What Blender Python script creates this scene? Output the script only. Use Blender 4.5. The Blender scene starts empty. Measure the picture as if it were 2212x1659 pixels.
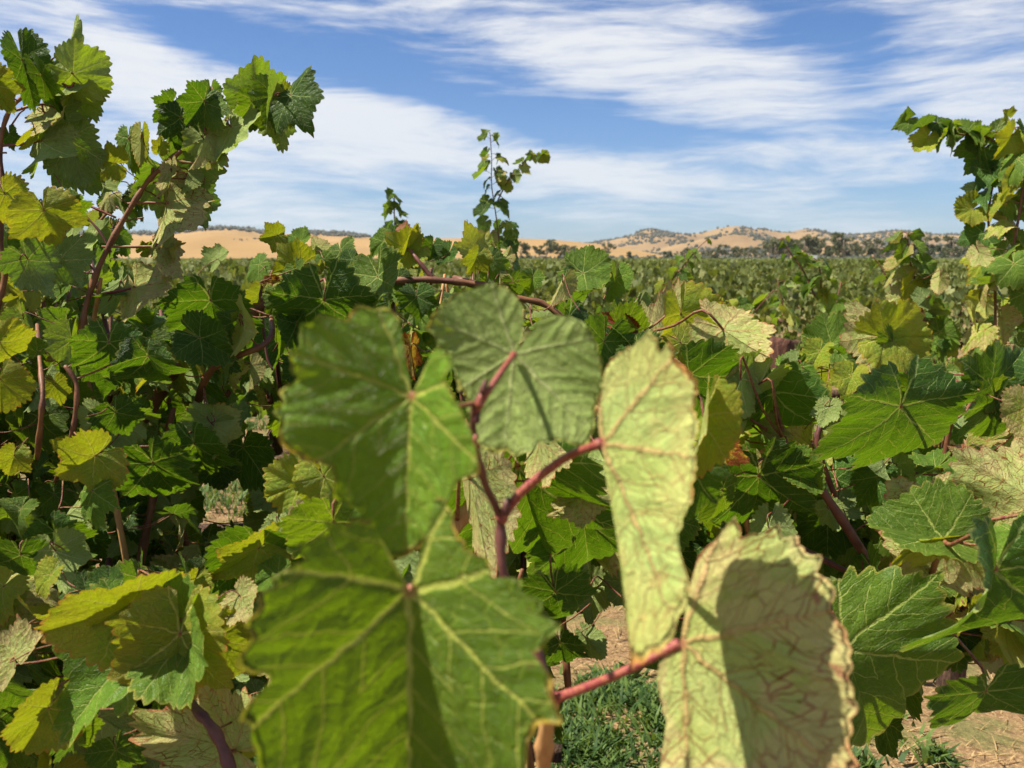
import bpy, math, random
import numpy as np
from mathutils import Vector, Matrix, noise

R = math.radians
rnd = random.Random(7)
scene = bpy.context.scene
COL = scene.collection

# ------------------------------------------------------------------ camera
CAM = Vector((0.0, 0.0, 1.5))
FPX = 2033.0                     # focal length in the 2212 px wide picture
YH = 558.0                       # horizon row
PITCH = math.atan((829.5 - YH) / FPX)
FWD = Vector((0, math.cos(PITCH), -math.sin(PITCH)))
UPV = Vector((0, math.sin(PITCH), math.cos(PITCH)))
RGT = Vector((1, 0, 0))
cd = bpy.data.cameras.new('camera')
cam = bpy.data.objects.new('camera', cd); COL.objects.link(cam)
cam.location = CAM
cam.rotation_euler = (math.pi / 2 - PITCH, 0, 0)
cd.sensor_width = 36.0
cd.lens = 36.0 * FPX / 2212.0
cd.clip_start = 0.02; cd.clip_end = 12000
cd.dof.use_dof = True
cd.dof.focus_distance = 1.25
cd.dof.aperture_fstop = 12.5
scene.camera = cam

# ------------------------------------------------------------------ sun, sky
SUN_EL = R(57)
SUN_AZ = R(-98)                 # measured from +Y (the way the camera looks) towards +X
SDIR = Vector((math.sin(SUN_AZ) * math.cos(SUN_EL), math.cos(SUN_AZ) * math.cos(SUN_EL), math.sin(SUN_EL)))
sl = bpy.data.lights.new('sun', 'SUN'); sl.energy = 5.0; sl.angle = R(0.5); sl.color = (1.0, 0.94, 0.79)
so = bpy.data.objects.new('sun', sl); COL.objects.link(so)
so.rotation_euler = (-SDIR).to_track_quat('-Z', 'Y').to_euler()

vs = scene.view_settings
vs.view_transform = 'Standard'; vs.look = 'None'; vs.gamma = 1.0; vs.use_curve_mapping = False
vs.exposure = 1.15


class NT:
    """small helper to write node trees tersely"""
    def __init__(s, tree):
        s.t = tree; s.n = tree.nodes; s.l = tree.links

    def put(s, node, idx, v):
        if v is None: return
        sock = node.inputs[idx]
        if isinstance(v, bpy.types.NodeSocket): s.l.new(v, sock)
        elif isinstance(v, bpy.types.Node): s.l.new(v.outputs[0], sock)
        else:
            if sock.type == 'RGBA' and hasattr(v, '__len__') and len(v) == 3: v = (*v, 1)
            sock.default_value = v

    def new(s, typ, *ins, **kw):
        n = s.n.new(typ)
        named = {}
        for k, v in kw.items():
            if hasattr(n, k): setattr(n, k, v)
            else: named[k] = v
        for i, v in enumerate(ins): s.put(n, i, v)
        for k, v in named.items(): s.put(n, k.replace('_', ' '), v)
        return n

    def m(s, op, a, b=None, c=None, clamp=False):
        n = s.n.new('ShaderNodeMath'); n.operation = op; n.use_clamp = clamp
        for i, v in enumerate((a, b, c)): s.put(n, i, v)
        return n.outputs[0]

    def mix(s, f, a, b, mode='MIX'):
        n = s.n.new('ShaderNodeMix'); n.data_type = 'RGBA'; n.blend_type = mode; n.clamp_factor = True
        s.put(n, 0, f); s.put(n, 6, a); s.put(n, 7, b)
        return n.outputs[2]

    def ramp(s, f, a, b, lo=0.0, hi=1.0):
        n = s.n.new('ShaderNodeMapRange'); n.interpolation_type = 'SMOOTHSTEP'; n.clamp = True
        for i, v in enumerate((f, a, b, lo, hi)): s.put(n, i, v)
        return n.outputs[0]

    def noise(s, vec, scale, detail=3, rough=0.5, dist=0.0):
        n = s.n.new('ShaderNodeTexNoise')
        s.put(n, 'Vector', vec); n.inputs['Scale'].default_value = scale
        n.inputs['Detail'].default_value = detail; n.inputs['Roughness'].default_value = rough
        n.inputs['Distortion'].default_value = dist
        return n.outputs[0]


world = bpy.data.worlds.new('World'); scene.world = world
world.use_nodes = True
world.node_tree.nodes.clear()
w = NT(world.node_tree)
sky = w.new('ShaderNodeTexSky', sky_type='NISHITA')
sky.sun_disc = False; sky.sun_elevation = SUN_EL; sky.sun_rotation = SUN_AZ
sky.air_density = 1.0; sky.dust_density = 0.4; sky.ozone_density = 2.5; sky.altitude = 200
tc = w.new('ShaderNodeTexCoord')
sep = w.new('ShaderNodeSeparateXYZ', tc.outputs['Generated'])
wx, wy, wz = sep.outputs
az = w.m('ARCTAN2', wx, wy); el = w.m('ARCSINE', wz)
# cirrus: domain-warped streaks, plus broad banks and clear lanes where this day's sky has them
cv = w.new('ShaderNodeCombineXYZ', w.m('MULTIPLY', az, 1.0), w.m('MULTIPLY', el, 2.8), 0.0)
warp = w.new('ShaderNodeTexNoise', Vector=cv.outputs[0], Scale=2.6, Detail=3.0)
wv = w.new('ShaderNodeVectorMath', warp.outputs['Color'], (0.5, 0.5, 0.5), operation='SUBTRACT')
wv2 = w.new('ShaderNodeVectorMath', wv.outputs[0], operation='SCALE'); wv2.inputs['Scale'].default_value = 0.20
cvw = w.new('ShaderNodeVectorMath', cv.outputs[0], wv2.outputs[0], operation='ADD').outputs[0]
rot = w.new('ShaderNodeMapping', cvw); rot.inputs['Rotation'].default_value = (0, 0, R(12)); rot.inputs['Scale'].default_value = (1.0, 1.9, 1)
n1 = w.noise(rot.outputs[0], 3.6, 9, 0.66)
rot2 = w.new('ShaderNodeMapping', cvw); rot2.inputs['Rotation'].default_value = (0, 0, R(-14)); rot2.inputs['Scale'].default_value = (1.0, 3.6, 1)
n2 = w.noise(rot2.outputs[0], 8.0, 8, 0.68)
azw = w.m('ADD', az, w.m('MULTIPLY', w.m('SUBTRACT', warp.outputs[0], 0.5), 0.10))
elw = w.m('ADD', el, w.m('MULTIPLY', w.m('SUBTRACT', w.noise(cv.outputs[0], 4.0, 3), 0.5), 0.07))
BANKS = [  # centre px, py, half-width, half-height, tilt, weight of each bank or clear lane, turned into az / el below
    (400, 40, 110, 50, 25, -1.3), (560, 95, 200, 40, 14, -1.5), (760, 120, 160, 42, 8, -1.3), (950, 205, 260, 26, 8, -1.5), (1230, 262, 240, 24, 9, -1.4), (1400, 290, 150, 14, 4, -.8),
    (1770, 70, 70, 90, -15, -1.1), (1850, 170, 60, 70, 10, -.8), (800, 70, 200, 20, 4, -.5), (1950, 262, 60, 30, 0, -.9), (1690, 20, 90, 24, 10, -.7), (1120, 215, 200, 18, 4, -.6), (60, 40, 90, 30, 40, -.5),
    (1150, 60, 330, 50, 8, 1.0), (1450, 130, 330, 60, 10, 1.0), (1600, 220, 330, 34, 4, 1.0), (2080, 90, 170, 110, 10, .9), (2000, 190, 130, 40, 20, .6), (740, 8, 400, 8, 0, 1.0),
    (330, 200, 330, 100, 22, 1.1), (700, 235, 260, 36, 10, 1.0), (900, 310, 420, 55, 10, 1.1), (1700, 320, 200, 36, 2, .9), (1250, 380, 420, 36, 3, .8), (180, 90, 150, 60, 40, .8), (2000, 380, 300, 40, 0, .5), (600, 350, 300, 50, 0, .6),
    (1300, 500, 1200, 16, 0, -.4), (800, 425, 300, 9, 2, -.5), (1700, 430, 500, 10, 0, -.3), (1550, 300, 160, 10, 5, -.5)]
dens = w.m('ADD', w.m('MULTIPLY', n1, 1.85), w.m('MULTIPLY', n2, 1.05))
for (bx, by, hw, hh, tl, wt) in BANKS:
    d = FWD + RGT * ((bx - 1106) / FPX) - UPV * ((by - 829.5) / FPX); d.normalize()
    a0 = math.atan2(d.x, d.y); e0 = math.asin(d.z)
    ct, st = math.cos(R(-tl)), math.sin(R(-tl))
    da = w.m('SUBTRACT', azw, a0); de = w.m('SUBTRACT', elw, e0)
    p = w.m('DIVIDE', w.m('ADD', w.m('MULTIPLY', da, ct), w.m('MULTIPLY', de, st)), hw / FPX)
    q = w.m('DIVIDE', w.m('SUBTRACT', w.m('MULTIPLY', de, ct), w.m('MULTIPLY', da, st)), hh / FPX)
    g = w.m('EXPONENT', w.m('MULTIPLY', w.m('ADD', w.m('MULTIPLY', p, p), w.m('MULTIPLY', q, q)), -0.8))
    dens = w.m('MULTIPLY_ADD', g, wt * 0.27, dens)
cloud = w.ramp(dens, 1.20, 1.98, 0.0, 0.95)
skyc = w.mix(w.ramp(el, 0.0, 0.42), (0.60, 0.80, 1.12), (0.44, 0.69, 1.02))
skyt = w.mix(1.0, sky.outputs[0], skyc, 'MULTIPLY')
cc = w.mix(w.ramp(el, 0.0, 0.35), (7.2, 7.6, 8.1), (8.1, 8.15, 8.4))
finalc = w.mix(cloud, skyt, cc)
# below the horizon the world is plain ground colour light
finalc = w.mix(w.ramp(wz, -0.05, 0.0), (1.2, 1.1, 0.7), finalc)
bg = w.new('ShaderNodeBackground', finalc); bg.inputs[1].default_value = 0.05
w.new('ShaderNodeOutputWorld', bg.outputs[0])


# ------------------------------------------------------------------ helpers
def P(px, py, d):
    return CAM + (FWD + RGT * ((px - 1106) / FPX) - UPV * ((py - 829.5) / FPX)) * d


def mesh(name, verts, faces, mats=(), smooth=True, mi=None):
    me = bpy.data.meshes.new(name)
    v = np.asarray(verts, dtype=np.float32).reshape(-1, 3)
    if isinstance(faces, np.ndarray):
        k = faces.shape[1]
        me.vertices.add(len(v)); me.vertices.foreach_set('co', v.ravel())
        me.loops.add(faces.size); me.loops.foreach_set('vertex_index', faces.astype(np.int32).ravel())
        me.polygons.add(len(faces)); me.polygons.foreach_set('loop_start', np.arange(0, faces.size, k, dtype=np.int32))
        me.update(calc_edges=True)
    else:
        me.from_pydata([tuple(map(float, x)) for x in v], [], faces); me.update()
    for m in mats: me.materials.append(m)
    if mi is not None: me.polygons.foreach_set('material_index', np.asarray(mi, dtype=np.int32))
    me.polygons.foreach_set('use_smooth', np.full(len(me.polygons), smooth, dtype=bool))
    return me


def obj(name, me, parent=None, **tags):
    o = bpy.data.objects.new(name, me); COL.objects.link(o)
    if parent: o.parent = parent
    for k, v in tags.items(): o[k] = v
    return o


def thing(name, loc, label, cat, group=None):
    o = obj(name, None, label=label, category=cat); o.location = loc
    o.empty_display_size = 0.1
    if group: o['group'] = group
    return o


def catmull(pts, k=5):
    pts = [Vector(p) for p in pts]
    if len(pts) < 3: return pts
    out = []
    for i in range(len(pts) - 1):
        p0 = pts[max(i - 1, 0)]; p1 = pts[i]; p2 = pts[i + 1]; p3 = pts[min(i + 2, len(pts) - 1)]
        for j in range(k):
            t = j / k
            out.append(0.5 * ((2 * p1) + (p2 - p0) * t + (2 * p0 - 5 * p1 + 4 * p2 - p3) * t * t + (3 * p1 - p0 - 3 * p2 + p3) * t ** 3))
    out.append(pts[-1]); return out


def tube(pts, r0, r1, sides=7, knots=(), rough=0.0, seed=0):
    """verts, faces of a tapered tube; knots are fractions where it swells"""
    n = len(pts); V = []; F = []
    up = Vector((0.3, 0.2, 1)).normalized()
    rr = random.Random(seed)
    prev = None
    for i, p in enumerate(pts):
        t = (pts[min(i + 1, n - 1)] - pts[max(i - 1, 0)]).normalized()
        a = t.cross(up) if prev is None else (prev - t * prev.dot(t))
        if a.length < 1e-5: a = t.cross(Vector((1, 0, 0)))
        a.normalize(); prev = a; b = t.cross(a)
        f = i / max(n - 1, 1); r = r0 + (r1 - r0) * f
        r *= 1 + 0.45 * max([math.exp(-((f - k) * n / 1.2) ** 2) for k in knots] or [0])
        for s in range(sides):
            an = 2 * math.pi * s / sides
            q = r * (1 + rough * (rr.random() - 0.5))
            V.append(p + a * (math.cos(an) * q) + b * (math.sin(an) * q))
    for i in range(n - 1):
        for s in range(sides):
            s2 = (s + 1) % sides
            F.append((i * sides + s, i * sides + s2, (i + 1) * sides + s2, (i + 1) * sides + s))
    F.append(tuple(range(sides))[::-1]); F.append(tuple((n - 1) * sides + s for s in range(sides)))
    return V, F


def join(parts):
    V = []; F = []
    for v, f in parts:
        o = len(V); V += list(v); F += [tuple(i + o for i in q) for q in f]
    return V, F


def mat_base(name):
    m = bpy.data.materials.new(name); m.use_nodes = True; m.node_tree.nodes.clear()
    return m, NT(m.node_tree)


def simple_mat(name, c1, c2, scale=8, rough=0.7, bump=0.2, detail=5, spec=0.3, stretch=None, bumpdist=0.002):
    m, t = mat_base(name)
    co = t.new('ShaderNodeTexCoord').outputs['Object']
    if stretch:
        mp = t.new('ShaderNodeMapping', co); mp.inputs['Scale'].default_value = stretch; co = mp.outputs[0]
    n = t.noise(co, scale, detail, 0.6)
    col = t.mix(t.ramp(n, 0.35, 0.65), c1, c2)
    b = t.new('ShaderNodeBump', Height=t.noise(co, scale * 3, detail, 0.6), Strength=bump, Distance=bumpdist)
    p = t.new('ShaderNodeBsdfPrincipled', Base_Color=col, Roughness=rough, Normal=b.outputs[0])
    p.inputs['Specular IOR Level'].default_value = spec
    t.new('ShaderNodeOutputMaterial', p.outputs[0])
    return m


# ------------------------------------------------------------------ leaf material
def leaf_mat(name, up1, up2, under, trans, vein_up, vein_un, net=0.0, netcol=(0.16, 0.05, 0.02), margin=(0.45, 0.33, 0.06),
             patch=None, patch_amt=0.0, bump=0.6, gloss=0.36):
    bump = bump * 1.5
    m, t = mat_base(name)
    uv = t.new('ShaderNodeUVMap', uv_map='leaf').outputs[0]
    s = t.new('ShaderNodeSeparateXYZ', uv); x, y = s.outputs[0], s.outputs[1]
    rim = t.new('ShaderNodeAttribute', attribute_name='rim').outputs['Fac']
    oi = t.new('ShaderNodeObjectInfo').outputs['Random']
    off = t.new('ShaderNodeCombineXYZ', t.m('MULTIPLY', oi, 37.0), t.m('MULTIPLY', oi, 91.0), 0.0)
    uvo = t.new('ShaderNodeVectorMath', uv, off.outputs[0], operation='ADD').outputs[0]
    wig = t.new('ShaderNodeTexNoise', Vector=uvo, Scale=8.0, Detail=3.0)
    wc = t.new('ShaderNodeVectorMath', wig.outputs['Color'], (0.5, 0.5, 0.5), operation='SUBTRACT')
    ws = t.new('ShaderNodeVectorMath', wc.outputs[0], operation='SCALE'); ws.inputs['Scale'].default_value = 0.075
    uw = t.new('ShaderNodeVectorMath', uv, ws.outputs[0], operation='ADD').outputs[0]
    sw = t.new('ShaderNodeSeparateXYZ', uw)
    a = t.m('ABSOLUTE', t.m('ARCTAN2', sw.outputs[0], sw.outputs[1]))
    r = t.m('SQRT', t.m('ADD', t.m('MULTIPLY', x, x), t.m('MULTIPLY', y, y)))
    c = t.m('ADD', t.m('MULTIPLY', t.m('GREATER_THAN', a, R(25)), R(50)), t.m('MULTIPLY', t.m('GREATER_THAN', a, R(78)), R(57)))
    c = t.m('ADD', c, t.m('MULTIPLY', t.m('GREATER_THAN', a, R(135)), R(50)))
    ph = t.m('SUBTRACT', a, c)
    sl_ = t.m('MULTIPLY', r, t.m('COSINE', ph)); tt = t.m('ABSOLUTE', t.m('MULTIPLY', r, t.m('SINE', ph)))
    # primary vein, tapering
    wd = t.m('MULTIPLY_ADD', t.m('SUBTRACT', 1.0, r), 0.014, 0.005)
    prim = t.m('SUBTRACT', 1.0, t.m('DIVIDE', tt, wd), clamp=True)
    prim = t.ramp(prim, 0.0, 0.45)
    # secondary veins leave the primary forwards and curve
    q = t.m('SUBTRACT', sl_, t.m('ADD', t.m('MULTIPLY', tt, 0.75), t.m('MULTIPLY', t.m('MULTIPLY', tt, tt), 0.9)))
    fr = t.m('FRACT', t.m('MULTIPLY_ADD', q, 5.6, 0.25))
    tri = t.m('ABSOLUTE', t.m('SUBTRACT', fr, 0.5))
    sec = t.m('MULTIPLY', t.ramp(tri, 0.042, 0.012), t.ramp(r, 0.12, 0.2))
    blister = t.m('MULTIPLY', t.m('SINE', t.m('MULTIPLY', fr, math.pi)), t.ramp(r, 0.1, 0.3))
    vq = t.new('ShaderNodeCombineXYZ', t.m('MULTIPLY', q, 11.2), t.m('MULTIPLY', tt, 13.0), t.m('MULTIPLY', c, 9.0)).outputs[0]
    vo = t.new('ShaderNodeTexVoronoi', feature='DISTANCE_TO_EDGE', Vector=vq, Scale=1.0); vo.inputs['Randomness'].default_value = 0.85
    ter = t.ramp(vo.outputs[0], 0.055, 0.012)
    vo2 = t.new('ShaderNodeTexVoronoi', feature='DISTANCE_TO_EDGE', Vector=uw, Scale=40.0)
    fine = t.ramp(vo2.outputs[0], 0.12, 0.0)
    bf = t.new('ShaderNodeNewGeometry').outputs['Backfacing']
    # colour
    big = t.noise(uvo, 2.2, 3, 0.5)
    up = t.mix(t.ramp(big, 0.38, 0.66), up1, up2)
    vary = t.m('MULTIPLY_ADD', oi, 0.5, 0.75)
    up = t.mix(1.0, up, t.new('ShaderNodeCombineXYZ', t.m('MULTIPLY_ADD', oi, 0.40, 0.85), vary, t.m('MULTIPLY_ADD', oi, 0.3, 0.75)).outputs[0], 'MULTIPLY')
    mot = t.m('MULTIPLY_ADD', t.noise(uvo, 16.0, 4, 0.65), 0.9, 0.55)
    up = t.mix(1.0, up, t.new('ShaderNodeCombineXYZ', mot, mot, mot).outputs[0], 'MULTIPLY')
    spot = t.m('MULTIPLY', t.ramp(t.noise(uvo, 19.0, 2), 0.715, 0.745), 0.8)
    up = t.mix(spot, up, (0.10, 0.05, 0.02))
    up = t.mix(t.m('MULTIPLY', ter, 0.18), up, vein_up)
    up = t.mix(t.m('MULTIPLY', sec, 0.75), up, vein_up)
    up = t.mix(t.m('MULTIPLY', prim, 0.85), up, vein_up)
    un = t.mix(t.m('MULTIPLY', t.ramp(big, 0.3, 0.7), 0.45), under, up2)
    un = t.mix(t.m('MULTIPLY', fine, 0.25), un, vein_un)
    un = t.mix(t.m('MULTIPLY', ter, 0.25), un, vein_un)
    un = t.mix(t.m('MULTIPLY', sec, 0.7), un, vein_un)
    un = t.mix(prim, un, vein_un)
    tr = trans
    if net > 0:
        area = t.m('MULTIPLY', t.ramp(t.noise(uvo, 1.7, 2), 0.30, 0.52), t.ramp(r, 0.1, 0.5))
        brk = t.ramp(t.noise(uvo, 9.0, 3), 0.40, 0.56)
        netm = t.m('MULTIPLY', t.m('MULTIPLY', t.m('MAXIMUM', ter, sec), area), t.m('MULTIPLY', brk, net))
        up = t.mix(netm, up, netcol); un = t.mix(netm, un, netcol); tr = t.mix(netm, tr, (netcol[0] * .8, netcol[1] * .6, netcol[2]))
    if patch:
        pm = t.m('MULTIPLY', t.ramp(t.m('ADD', t.noise(uvo, 2.6, 4, 0.6), t.m('MULTIPLY', rim, 0.22)), 0.60, 0.70), patch_amt)
        up = t.mix(pm, up, patch); un = t.mix(pm, un, patch); tr = t.mix(pm, tr, patch)
    tip = t.new('ShaderNodeVectorMath', uv, (0, 0, 0), operation='DISTANCE')
    redc = t.ramp(r, 0.045, 0.012)
    up = t.mix(t.m('MULTIPLY', redc, 0.8), up, (0.35, 0.08, 0.05)); un = t.mix(t.m('MULTIPLY', redc, 0.8), un, (0.40, 0.13, 0.09))
    rm = t.m('MULTIPLY', t.ramp(t.m('ADD', rim, t.m('MULTIPLY', t.noise(uvo, 3.0, 3), 0.20)), 1.055, 1.12), 0.85)
    up = t.mix(rm, up, margin); un = t.mix(rm, un, margin); tr = t.mix(rm, tr, margin)
    col = t.mix(bf, up, un)
    tr = t.mix(1.0, tr, t.new('ShaderNodeCombineXYZ', t.m('MULTIPLY_ADD', oi, 0.40, 0.80), t.m('MULTIPLY_ADD', oi, 0.25, 0.90), 0.9).outputs[0], 'MULTIPLY')
    tr = t.mix(t.m('MULTIPLY', prim, 0.5), tr, (0.55, 0.50, 0.10))
    tr = t.mix(t.m('MULTIPLY', sec, 0.6), tr, (0.55, 0.50, 0.06))
    # relief
    h = t.m('ADD', t.m('MULTIPLY', prim, -0.9), t.m('MULTIPLY', sec, -0.7))
    h = t.m('ADD', h, t.m('MULTIPLY', ter, -0.5)); h = t.m('ADD', h, t.m('MULTIPLY', fine, -0.2))
    h = t.m('ADD', h, t.m('MULTIPLY', blister, 0.5)); h = t.m('ADD', h, t.m('MULTIPLY', t.noise(uvo, 9.0, 3), 1.8))
    b = t.new('ShaderNodeBump', Height=h, Strength=bump, Distance=0.0013)
    ro = t.mix(bf, (gloss, gloss, gloss), (0.75, 0.75, 0.75))
    ro = t.m('ADD', ro, t.m('MULTIPLY', t.noise(uvo, 6.0, 2), 0.15))
    p = t.new('ShaderNodeBsdfPrincipled', Base_Color=col, Roughness=ro, Normal=b.outputs[0])
    t.put(p, 'Specular IOR Level', t.m('MULTIPLY_ADD', bf, -0.12, 0.18))
    tl = t.new('ShaderNodeBsdfTranslucent', tr, b.outputs[0])
    ad = t.new('ShaderNodeMixShader', 0.33, p.outputs[0], tl.outputs[0])
    t.new('ShaderNodeOutputMaterial', ad.outputs[0])
    return m


M = {}
M['g'] = leaf_mat('leaf_green', (0.058, 0.125, 0.014), (0.10, 0.185, 0.020), (0.31, 0.39, 0.125), (0.27, 0.40, 0.006),
                  (0.34, 0.40, 0.10), (0.46, 0.50, 0.22), margin=(0.33, 0.30, 0.06))
M['h'] = leaf_mat('leaf_bright_green', (0.080, 0.160, 0.016), (0.125, 0.22, 0.025), (0.31, 0.39, 0.125), (0.30, 0.42, 0.006),
                  (0.42, 0.45, 0.09), (0.46, 0.50, 0.22), margin=(0.45, 0.28, 0.05))
M['d'] = leaf_mat('leaf_deep_shaded_green', (0.026, 0.070, 0.012), (0.05, 0.115, 0.018), (0.24, 0.32, 0.11), (0.16, 0.29, 0.005),
                  (0.25, 0.34, 0.09), (0.42, 0.47, 0.20), margin=(0.22, 0.24, 0.05), gloss=0.30)  # deeper green that also holds the inner crown's shade in its colour
M['y'] = leaf_mat('leaf_yellow_green', (0.17, 0.26, 0.025), (0.25, 0.30, 0.03), (0.42, 0.46, 0.15), (0.46, 0.50, 0.010),
                  (0.46, 0.44, 0.10), (0.50, 0.50, 0.18), net=0.35, netcol=(0.20, 0.17, 0.03), margin=(0.50, 0.20, 0.04), patch=(0.42, 0.28, 0.03), patch_amt=0.2)
M['n'] = leaf_mat('leaf_pale_net_veined', (0.22, 0.30, 0.05), (0.32, 0.36, 0.08), (0.37, 0.43, 0.15), (0.36, 0.42, 0.03),
                  (0.34, 0.20, 0.07), (0.44, 0.32, 0.13), net=0.95, netcol=(0.20, 0.065, 0.02), margin=(0.50, 0.17, 0.09), patch=(0.66, 0.42, 0.25), patch_amt=0.3)
M['p'] = leaf_mat('leaf_pale_faint_veined', (0.20, 0.30, 0.05), (0.28, 0.34, 0.07), (0.38, 0.47, 0.155), (0.36, 0.44, 0.025),
                  (0.34, 0.24, 0.08), (0.46, 0.34, 0.14), net=0.35, netcol=(0.30, 0.11, 0.04), margin=(0.55, 0.20, 0.06), patch=(0.66, 0.52, 0.20), patch_amt=0.25)
M['o'] = leaf_mat('leaf_turning_orange', (0.40, 0.24, 0.02), (0.30, 0.26, 0.03), (0.48, 0.36, 0.10), (0.65, 0.33, 0.01),
                  (0.30, 0.16, 0.03), (0.30, 0.16, 0.03), net=0.9, netcol=(0.10, 0.04, 0.01), margin=(0.30, 0.07, 0.02), patch=(0.25, 0.05, 0.01), patch_amt=0.9)
M['b'] = leaf_mat('leaf_dry_brown', (0.20, 0.05, 0.02), (0.32, 0.12, 0.05), (0.50, 0.26, 0.15), (0.35, 0.07, 0.01),
                  (0.14, 0.04, 0.02), (0.30, 0.13, 0.08), margin=(0.20, 0.06, 0.03), gloss=0.5)
M['pet'] = simple_mat('petiole_red', (0.15, 0.025, 0.025), (0.22, 0.12, 0.045), 14, 0.5, 0.5, spec=0.35, bumpdist=.004)
M['pet_near'] = simple_mat('petiole_pink', (0.22, 0.028, 0.045), (0.32, 0.11, 0.06), 45, 0.45, 0.6, spec=0.35, stretch=(1, 1, 1), bumpdist=.0006)
M['cane'] = simple_mat('cane_brown', (0.10, 0.036, 0.02), (0.20, 0.085, 0.038), 25, 0.55, 0.6, spec=0.35)
M['cane_new'] = simple_mat('cane_purple', (0.075, 0.022, 0.025), (0.14, 0.05, 0.035), 30, 0.5, 0.4, spec=0.4)
M['cane_tan'] = simple_mat('cane_tan', (0.36, 0.17, 0.07), (0.45, 0.25, 0.10), 20, 0.6, 0.5, stretch=(6, 6, 1))
M['bark'] = simple_mat('vine_bark', (0.045, 0.025, 0.016), (0.15, 0.085, 0.055), 20, 0.9, 1.0, stretch=(5, 5, 0.6), bumpdist=0.01)


# ------------------------------------------------------------------ leaf mesh
def traced_outline(xy, n, seed):
    rr = random.Random(seed)
    th = np.unwrap(np.arctan2(xy[:, 0], xy[:, 1])); r = np.hypot(xy[:, 0], xy[:, 1])
    if th[-1] < th[0]: th, r = th[::-1], r[::-1]
    mid = (th[0] + th[-1]) / 2
    sh = round(mid / (2 * math.pi)) * 2 * math.pi; th = th - sh
    th = np.maximum.accumulate(th + np.arange(len(th)) * 1e-4)
    tt = np.linspace(th[0], th[-1], n)
    rad = np.interp(tt, th, r)
    sm = rad.copy(); ker = np.ones(17) / 17
    pad = np.concatenate([np.full(8, rad[0]), rad, np.full(8, rad[-1])]); sm = np.convolve(pad, ker, 'valid')
    tooth = rad - sm + 0.013 * np.abs(np.sin(np.arange(n) * math.pi / 9.0)) ** 1.5 * (0.5 + np.interp(tt, np.linspace(th[0], th[-1], 30), [rr.random() for _ in range(30)]))
    return tt, sm, tooth


def leaf_outline(n_tooth, k, seed, lobes=None, amp=0.055, sinus=14):
    rr = random.Random(seed)
    L = lobes or [(0, 1.0), (14, .90), (27, .80), (38, .86), (50, .93), (64, .80), (78, .72), (92, .77), (106, .80), (124, .70), (140, .66), (155, .60), (170, .46)]
    ang = [a for a, _ in L]
    jl = [v * (1 + rr.uniform(-.06, .06)) for _, v in L]; jr = [v * (1 + rr.uniform(-.06, .06)) for _, v in L]
    jl[0] = jr[0]
    lim = 180 - sinus
    th = np.linspace(-lim, lim, n_tooth * k + 1)
    base = np.where(th < 0, np.interp(-th, ang, jl), np.interp(th, ang, jr))
    # smooth lightly
    ker = np.array([1, 2, 1]) / 4
    for _ in range(max(1, k // 2)):
        base[1:-1] = np.convolve(base, ker, 'valid')
    tooth = np.zeros_like(base)
    for i in range(n_tooth):
        A = amp * rr.uniform(0.45, 1.35)
        for j in range(k):
            idx = i * k + j
            f = j / k
            f = f if th[idx] < 0 else 1 - f       # teeth lean towards the tip
            tooth[idx] = A * (1 - abs(f - 0.62) / 0.62 if f < .62 else 1 - (f - 0.62) / 0.38)
    env = np.clip(np.minimum(th + lim, lim - th) / 12, 0, 1)
    return np.radians(th), base, (tooth - amp * .45) * env


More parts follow.
